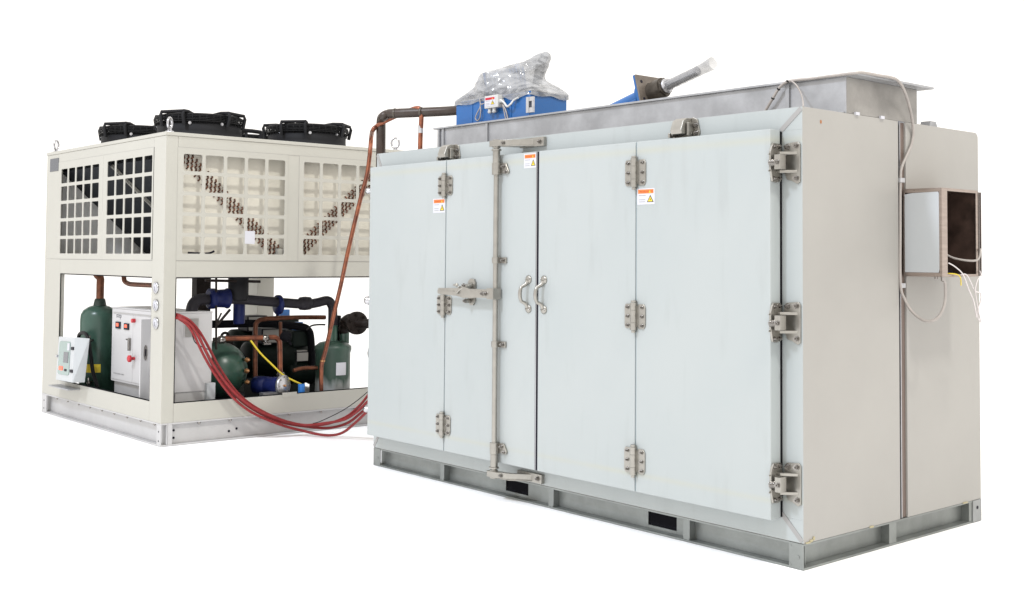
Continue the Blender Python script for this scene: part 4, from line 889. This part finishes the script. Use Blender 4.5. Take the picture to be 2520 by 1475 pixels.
for xx in (-6.3, -7.2):
    m = MB(); m.box(xx-.03, xx+.03, yc-.20, yc+.20, MF+.001, zc-.17); m.build('saddle', 'comp_green', rc_)
m = MB(); a = P(530, 858, 'x', -6.2); m.cyl(a-Vector((0, 0, .06)), a+Vector((0, 0, .07)), .022, 12); m.mat('bolt'); m.cyl(a+Vector((0, 0, .06)), a+Vector((0, 0, .10)), .028, 8); m.build('valve_stub', 'tank_green', rc_)

# frosted suction accumulator on the right
x, y, r_ = -5.76, .905, .163
rv = thing('suction_accumulator', (x, y, MF), 'green vertical tank with a frost whitened lower half, nearest the cabinet', 'tank')
m = MB(); m.lathe([(r_*.98, .001), (r_*.98, .47), (r_*1.04, .50), (r_*1.03, .53), (r_*.75, .565), (r_*.3, .58), (.001, .58)], (x, y, MF), (0, 0, 1), 40); m.build('vessel', 'frosted_green', rv)
a = P(847, 838, 'x', x); m = MB(); m.cyl((x, a.y, MF+.55), (x, a.y, MF+.66), .047, 20); m.mat('dark_iron'); m.cyl((x, a.y, MF+.66), (x, a.y, MF+.70), .055, 20); m.build('right_neck', 'tank_green', rv)
a = P(818, 838, 'x', x); m = MB(); m.cyl((x, a.y, MF+.53), (x, a.y, MF+.72), .045, 20); m.build('left_neck', 'tank_green', rv)
yl = a.y
a = P(835, 892, 'x', x+r_*.9); b = P(853, 922, 'x', x+r_*.9)
m = MB(); cx_, cy_ = x, y; vs = []
for k in range(7):
    t = R(-22+k*6); vs += [(x+(r_+.0015)*math.cos(t), y+(r_+.0015)*math.sin(t), b.z), (x+(r_+.0015)*math.cos(t), y+(r_+.0015)*math.sin(t), a.z)]
m.add(vs, [(2*k, 2*k+2, 2*k+3, 2*k+1) for k in range(6)]); m.build('rating_label', 'paper', rv)
# suction line in black foam with its valves
sl = thing('suction_line', (x, yl, .72), 'fat grey insulated pipe running along the top of the bay to the frosted tank', 'pipe')
m = MB(); X = x
m.tube([(X, yl, MF+.721), (X, yl, 1.03), (X, yl-.01, 1.085), (X, yl-.06, 1.13), P(775, 746, 'x', X), P(740, 748, 'x', X), P(600, 737, 'x', X), P(560, 736, 'x', X), P(500, 737, 'x', X)], .043, 16, 5); m.build('foam_pipe', 'insulation', sl)
m = MB(); m.tube([P(505, 736, 'x', X), P(490, 738, 'x', X), P(478, 746, 'x', X), P(472, 762, 'x', X), P(471, 790, 'x', X)], .050, 16, 5); m.build('elbow', 'insulation', sl)
c = P(685, 750, 'x', X); m = MB(); m.lathe([(.001, -.012), (.088, -.012), (.088, .012), (.001, .012)], c, (0, 1, 0), 28); m.build('blue_flange', 'navy', sl)
a = P(735, 747, 'x', X); b = P(765, 748, 'x', X); m = MB(); m.lathe([(.043, -.06), (.058, -.045), (.062, 0), (.058, .05), (.043, .06)], (X, (a.y+b.y)/2, a.z), (0, 1, 0), 24); m.build('reducer', 'insulation', sl)
a = P(513, 735, 'x', X); b = P(560, 735, 'x', X); m = MB(); m.lathe([(.07, 0), (.088, .01), (.088, .05), (.075, .06), (.080, .16), (.088, .17), (.088, b.y-a.y)], (X, a.y, a.z), (0, 1, 0), 24); m.build('blue_valve_body', 'navy', sl)
c = P(586, 742, 'x', X); tt_ = P(586, 676, 'x', X); m = MB(); m.lathe([(.001, 0), (.07, .004), (.088, .03), (.088, (tt_.z-c.z)), (.001, tt_.z-c.z)], (X, c.y, c.z), (0, 0, 1), 26); m.build('filter_housing', 'fan_black', sl)
c = P(588, 797, 'x', X-.1); tt_ = P(588, 745, 'x', X-.1); m = MB(); m.lathe([(.045, 0), (.052, .01), (.052, tt_.z-c.z)], (X-.1, c.y, c.z), (0, 0, 1), 20); m.build('blue_filter', 'navy', sl)
m = MB(); a = P(497, 684, 'x', -6.5); b = P(497, 790, 'x', -6.5); m.box(-6.6, -6.5, a.y-.05, a.y+.09, b.z, 1.477); tag(m.build('inner_post', 'dark_iron'), 'dark steel post hanging in the bay behind the blue valve', 'post')
m = MB(); m.tube([P(532, 684, 'x', -5.7), P(532, 860, 'x', -5.7)], .010, 8); m.tube([P(545, 770, 'x', -5.7), P(533, 795, 'x', -5.7)], .008, 8); m.tube([P(566, 762, 'x', -5.72), P(534, 800, 'x', -5.7)], .012, 8); m.tube([P(505, 690, 'x', -5.7), P(640, 693, 'x', -5.7)], .012, 8)
tag(m.build('small_bore_pipes', 'dark_iron'), 'thin dark copper tubes hanging from the drip tray in the bay', 'tubes')
c = P(827, 800, 'x', X-.1); m = MB(); m.box(X-.13, X-.06, P(822, 800, 'x', X-.1).y, P(834, 800, 'x', X-.1).y, MF+.55, P(827, 776, 'x', X-.1).z); tag(m.build('black_bracket', 'gasket', None, .006), 'black upright bar between the two necks of the frosted tank', 'bracket')
# horizontal discharge line
m = MB(); m.tube([P(400, 794, 'x', -6.35), P(515, 798, 'x', -6.35), P(640, 796, 'x', -6.35), P(735, 803, 'x', -6.35), P(758, 812, 'x', -6.35), P(765, 835, 'x', -6.35), P(768, 900, 'x', -6.35)], .036, 14, 5); tag(m.build('black_discharge_pipe', 'gasket'), 'black pipe crossing the bay behind the machinery below the grey pipe', 'pipe')
# copper lines
def cpipe(nm, pts_, r__, mt, lb, sm=5):
    m = MB(); m.tube(pts_, r__, 14, sm); return tag(m.build(nm, mt), lb, 'pipe')
cpipe('copper_line', [P(628, 930, 'x', -5.95), P(628, 880, 'x', -5.95), P(629, 808, 'x', -5.95), P(632, 794, 'x', -5.95), P(645, 786, 'x', -5.95), P(680, 783, 'x', -5.95), P(740, 781, 'x', -5.95), P(800, 781, 'x', -5.95)], .021, 'copper_dark', 'dark copper pipe rising then bending right to the grey pipe')
m_ = cpipe('copper_line', [P(538, 834, 'x', -5.80), P(560, 833, 'x', -5.80), P(620, 832, 'x', -5.80), P(668, 830, 'x', -5.80), P(680, 832, 'x', -5.80), P(687, 840, 'x', -5.80), P(688.5, 856, 'x', -5.80), P(689, 900, 'x', -5.80), P(690, 928, 'x', -5.80)], .023, 'copper', 'copper pipe from the domed green tank bending down to the silver ended filter')
for nm, q in (('ball_valve', (652, 832)), ('pipe_nut', (691, 924)), ('pipe_nut', (545, 836))):
    c = P(*q, 'x', -5.80); m = MB(); m.lathe([(.024, -.03), (.034, -.022), (.034, .022), (.024, .03)], c, (0, 0, 1) if q[0] == 691 else (0, 1, 0), 8)
    if nm == 'ball_valve': m.tube([c, c+Vector((.03, 0, -.04))], .015, 8); m.tube([c+Vector((.03, -.03, -.05)), c+Vector((.03, .04, -.05))], .012, 8)
    m.build(nm, 'bolt', m_)
cpipe('copper_line', [P(722, 912, 'x', -5.75), P(745, 906, 'x', -5.75), P(780, 905, 'x', -5.75)], .018, 'copper_dark', 'short dark copper pipe low beside the frosted tank')
cpipe('copper_line', [P(690, 792, 'x', -6.05), P(690, 830, 'x', -6.05)], .016, 'copper_dark', 'short vertical copper pipe dropping from the dark copper line')
m = MB(); m.tube([P(617, 838, 'x', -5.60), P(640, 868, 'x', -5.60), P(668, 896, 'x', -5.60), P(700, 925, 'x', -5.60), P(742, 946, 'x', -5.60)], .0085, 8, 6); tag(m.build('yellow_hose', 'yellow'), 'thin yellow hose sagging across the machinery bay', 'hose')
m = MB(); m.tube([P(754, 812, 'x', -5.85), P(766, 802, 'x', -5.85), P(782, 799, 'x', -5.85), P(800, 799, 'x', -5.85)], .008, 8, 5); tag(m.build('black_hose', 'black_cable'), 'thin black hose curving into the grey pipe beside the frosted tank', 'hose')
# compressors
def compressor(x, y0, z0, s, lb):
    t = thing('compressor', (x, y0+.3*s, MF), lb, 'compressor', 'compressors in the machinery bay')
    m = MB(); zc = z0+.22*s
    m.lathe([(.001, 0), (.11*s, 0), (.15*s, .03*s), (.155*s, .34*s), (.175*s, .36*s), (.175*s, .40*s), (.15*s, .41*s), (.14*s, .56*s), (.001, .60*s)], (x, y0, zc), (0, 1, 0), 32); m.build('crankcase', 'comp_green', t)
    for k, off in enumerate((-.09, .09)):
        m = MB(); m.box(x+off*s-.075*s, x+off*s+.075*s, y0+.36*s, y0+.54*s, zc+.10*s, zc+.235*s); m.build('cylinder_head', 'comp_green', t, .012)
    m = MB(); m.box(x-.02, x+.15*s, y0+.08*s, y0+.26*s, zc+.135*s, zc+.26*s); tb = m.build('terminal_box', 'insulation', t, .01)
    m = MB(); m.box(x+.151*s, x+.154*s, y0+.09*s, y0+.25*s, zc+.145*s, zc+.25*s); m.build('rating_plate', 'louver', tb)
    m = MB(); m.box(x+.12*s, x+.165*s, y0+.40*s, y0+.50*s, zc-.02*s, zc+.07*s); m.build('oil_glass_plate', 'louver', t, .004)
    m = MB(); m.lathe([(.001, 0), (.035, 0), (.04, .05), (.001, .055)], (x, y0+.45*s, zc+.236*s), (0, 0, 1), 16); m.mat('bright_blue'); m.box(x+.05, x+.10, y0+.42*s, y0+.50*s, zc+.236*s, zc+.30*s); m.build('head_cap', 'navy', t)
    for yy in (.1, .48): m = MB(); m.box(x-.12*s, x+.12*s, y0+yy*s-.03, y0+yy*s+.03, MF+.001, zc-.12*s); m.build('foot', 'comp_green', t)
compressor(-6.55, .42, .30, 1.15, 'dark green compressor just right of the domed green tank')
compressor(-7.2, .60, .34, 1.25, 'dark green compressor deeper in the bay, partly behind the first')
compressor(-6.45, .80, .26, .75, 'dark green compressor furthest right, beside the frosted tank')
m = MB(); c = P(703, 828, 'x', -5.7); m.lathe([(.001, -.04), (.045, -.03), (.05, 0), (.04, .04), (.001, .045)], c, (.5, .1, .9), 14); m.tube([c, P(716, 848, 'x', -5.7)], .014, 8); tag(m.build('round_sensor', 'gasket'), 'black rounded sensor head in front of the compressors', 'sensor')
# blue filter drier with bright end flange
a = P(655, 948, 'x', -5.74); b = P(700, 949, 'x', -5.56); axd = (b-a).normalized()
fd = thing('filter_drier', (b.x, b.y, MF), 'blue cylinder filter with a shiny round end flange, low on the right bay sill', 'filter')
m = MB(); m.lathe([(.05, -.04), (.078, -.03), (.078, .09), (.060, .095), (.060, .14)], a-axd*.08, axd, 28); m.build('rear_body', 'navy', fd)
m = MB(); L_ = (b-a).length; m.lathe([(.074, .015), (.074, L_-.02)], a+axd*.0, axd, 28); m.build('shell', 'navy', fd)
m = MB(); m.lathe([(.082, L_-.035), (.092, L_-.03), (.092, L_-.004), (.088, L_), (.001, L_)], a, axd, 32); ef = m.build('end_flange', 'steel_bright', fd)
u_ = axd.cross(Vector((0, 0, 1))).normalized(); w_ = u_.cross(axd)
for k in range(8): t = k*math.pi/4; m = MB(); m.hexbolt(b+u_*.075*math.cos(t)+w_*.075*math.sin(t), axd, .006, .006); m.build('flange_bolt', 'bolt', ef)
m = MB(); m.cyl(b, b+axd*.015, .010, 10); m.build('brass_plug', 'brass', ef)
m = MB(); c = P(742, 955, 'x', -5.55); m.cyl(c-Vector((0, 0, .04)), c+Vector((0, 0, .035)), .030, 18); m.mat('dark_iron'); m.cyl(Vector((c.x, c.y, MF+.001)), c-Vector((0, 0, .0405)), .018, 12); tag(m.build('solenoid_valve', 'bright_blue'), 'small bright blue coil cap low beside the filter', 'valve')
m = MB(); c = P(662, 968, 'x', -5.56); m.box(-5.62, -5.55, c.y-.06, c.y+.08, z1-.03, z1+.012); tag(m.build('angle_bracket', 'steel_bright'), 'short bright steel angle lying by the blue filter', 'bracket')
m = MB(); c = P(713, 971, 'x', MX1+.001); m.box(MX1-.004, MX1+.002, c.y-.07, c.y+.07, c.z-.02, c.z+.02); m.build('sill_patch', 'unit_white', cu)
# brown flanged elbow
X2 = -5.50
fe = thing('flanged_elbow', (X2, P(870, 800, 'x', X2).y, .75), 'rusty brown bolted flange and elbow beside the cabinet edge', 'pipe flange')
c = P(878, 795, 'x', X2); m = MB(); nfl = Vector((.75, -.1, .05)).normalized(); m.lathe([(.001, -.02), (.105, -.02), (.105, .02), (.001, .02)], c, nfl, 28)
u_ = nfl.cross(Vector((0, 0, 1))).normalized(); w_ = u_.cross(nfl)
for k in range(6): t = k*math.pi/3+.3; m.hexbolt(c+nfl*.02+u_*.08*math.cos(t)+w_*.08*math.sin(t), nfl, .012, .012)
m.build('flange', 'dark_iron', fe, .002)
m = MB(); e0 = P(847, 832, 'x', x); m.tube([(x, e0.y, MF+.70), P(846, 815, 'x', x), P(850, 800, 'x', x+.03), P(862, 790, 'x', x+.10), c-nfl*.02], [.050]*20+[.07]*20, 16, 5); m.build('elbow', 'dark_iron', fe)
fc = c.copy()

# =================================================================== PIPES BETWEEN THE TWO MACHINES
e1 = P(1128, 272, 'y', .60); zz = e1.z
pl = [Vector((BX0+.02, .60, zz)), P(1100, 273.5, 'z', zz), P(975, 279, 'z', zz), P(955, 281, 'z', zz)]
e2 = P(938, 300, 'y', pl[-1].y+.02)
base_pt = Vector((e2.x, e2.y, 0))
pts = pl+[P(943, 287, 'z', zz-.02), Vector((e2.x, e2.y, e2.z)), Vector((e2.x, e2.y, 2.40)), Vector((e2.x, e2.y, 1.2)), Vector((e2.x, e2.y, .90))]
sp = thing('steel_pipe', (e2.x, e2.y, 0), 'dark steel pipe bending down from the blue tank between the two machines', 'pipe')
m = MB(); m.tube(pts, .0375, 18, 6); m.build('pipe_run', 'steel_pipe', sp)
m = MB(); m.tube([fc, P(900, 797, 'x', X2+.10), P(930, 798, 'x', -5.25), Vector((e2.x-.14, e2.y+.04, .76)), Vector((e2.x-.02, e2.y, .80)), Vector((e2.x, e2.y, .92))], .042, 14, 6); m.build('connecting_pipe', 'dark_iron', fe)
for q in ((972, 279), (1037, 276)):
    c = P(*q, 'z', zz); m = MB(); dd = (pl[1]-pl[2]).normalized(); m.lathe([(.0385, -.008), (.041, 0), (.0385, .008)], c, dd, 18); m.build('weld_bead', 'iron_dark', sp)
cp_ = thing('copper_pipe', (-5.5, .7, 0), 'long bare copper pipe from the cabinet roof sloping down into the machinery bay', 'pipe')
pts = [Vector((P(1034, 368, 'y', .45).x, .45, H+.002)), P(1034, 366, 'y', .45), P(1035, 330, 'y', .45), P(1037, 290, 'y', .45), P(1036, 272, 'y', .45), P(1030, 266.5, 'y', .44), P(1018, 268, 'y', .43), P(985, 281, 'y', .40), P(950, 297, 'y', .36), P(927, 311, 'y', .33), P(918, 320, 'y', .32), P(914, 335, 'x', -4.78), P(910, 380, 'x', -4.82), P(903, 430, 'x', -4.88), P(887, 490, 'x', -4.98), P(870, 560, 'x', -5.08), P(855, 625, 'x', -5.18), P(838, 705, 'x', -5.28), P(820, 780, 'x', -5.38), P(803, 855, 'x', -5.50), P(794, 888, 'x', -5.54), P(791, 905, 'x', -5.55), P(790.5, 940, 'x', -5.56), P(791, 975, 'x', -5.57)]
m = MB(); m.tube(pts, .0185, 14, 6); m.build('pipe_run', 'copper', cp_)
c = P(1035.5, 318, 'y', .45); m = MB(); m.cyl(c-Vector((0, 0, .03)), c+Vector((0, 0, .03)), .0195, 14); m.build('solder_joint', 'steel_bright', cp_)
c = P(794, 888, 'x', -5.54); m = MB(); m.cyl(c-Vector((0, 0, .006)), c+Vector((0, 0, .006)), .0225, 14); m.build('clamp', 'brass', cp_)

# red hoses
paths = [
 [(430, 772, -5.50), (447, 778, -5.46), (468, 790, -5.43), (490, 815, -5.42), (512, 852, -5.41), (540, 905, -5.41), (580, 962, -5.40), (625, 1000, -5.38), (690, 1032, -5.36), (750, 1046, -5.30), (800, 1044, -5.1), (850, 1027, -4.9), (885, 998, -4.7), (925, 955, -4.4)],
 [(430, 776, -5.50), (447, 783, -5.44), (466, 797, -5.41), (487, 823, -5.40), (505, 862, -5.39), (533, 915, -5.39), (574, 968, -5.38), (622, 1007, -5.36), (690, 1038, -5.34), (758, 1050, -5.28), (810, 1053, -5.1), (855, 1041, -4.9), (890, 1015, -4.7), (930, 985, -4.4)],
 [(430, 779, -5.49), (446, 788, -5.42), (464, 803, -5.39), (480, 830, -5.38), (500, 872, -5.37), (528, 920, -5.37), (570, 975, -5.36), (620, 1015, -5.34), (690, 1045, -5.32), (745, 1060, -5.28), (800, 1071, -5.1), (840, 1066, -4.95), (875, 1040, -4.75), (930, 990, -4.4)],
 [(430, 782, -5.50), (444, 785, -5.41), (470, 800, -5.38), (492, 835, -5.37), (515, 880, -5.36), (545, 928, -5.36), (586, 975, -5.35), (635, 1010, -5.33), (700, 1036, -5.32), (748, 1046, -5.28), (795, 1042, -5.1), (845, 1033, -4.9), (880, 1012, -4.7), (925, 975, -4.4)]]
lbs = ['red hose lying uppermost of the bundle at the upper bend', 'red hose in the middle of the bundle hanging to the cabinet', 'red hose that hangs lowest of the bundle, below the base channel', 'red hose at the near side of the bundle over the sill']
for k_, (p_, lb) in enumerate(zip(paths, lbs)):
    m = MB(); m.tube([P(a, b, 'x', c) for a, b, c in p_]+[Vector((-3.90, .30+.05*k_, .52)), Vector((-L-.002, .30+.05*k_, .54))], .0115, 8, 6); tag(m.build('red_hose', 'red_hose'), lb, 'hose', 'red hoses hung between the two machines')
m = MB(); m.tube([P(452, 786, 'x', -5.55), P(470, 815, 'x', -5.50), P(480, 842, 'x', -5.48), P(500, 855, 'x', -5.46), P(520, 862, 'x', -5.45)], .0045, 6, 6); tag(m.build('thin_wire', 'black_cable'), 'thin dark wire drooping over the louvred side of the control cabinet', 'wire')
m = MB(); m.tube([Vector((-L-.002, .6, .60)), P(940, 940, 'x', -4.6), P(910, 960, 'x', -5.0), P(880, 985, 'x', -5.1), P(840, 1012, 'x', -5.2), P(790, 1036, 'x', -5.28), P(770, 1042, 'x', -5.30)], .004, 6, 5); tag(m.build('thin_wire', 'black_cable'), 'thin dark wire rising right from the red hoses to the cabinet edge', 'wire')
# silver couplings showing at the left edge of the cabinet
for q, s_ in (((903, 739), 1.), ((903, 470), .7), ((899, 1006), .8)):
    c = P(*q, 'y', .05); m = MB(); m.lathe([(.001, 0), (.016*s_, .004), (.018*s_, .02), (.030*s_, .024), (.034*s_, .05), (.022*s_, .055), (.022*s_, .2)], c-Vector((.02, 0, 0)), (1, 0, 0), 16); m.build('side_latch', 'chrome', cab)
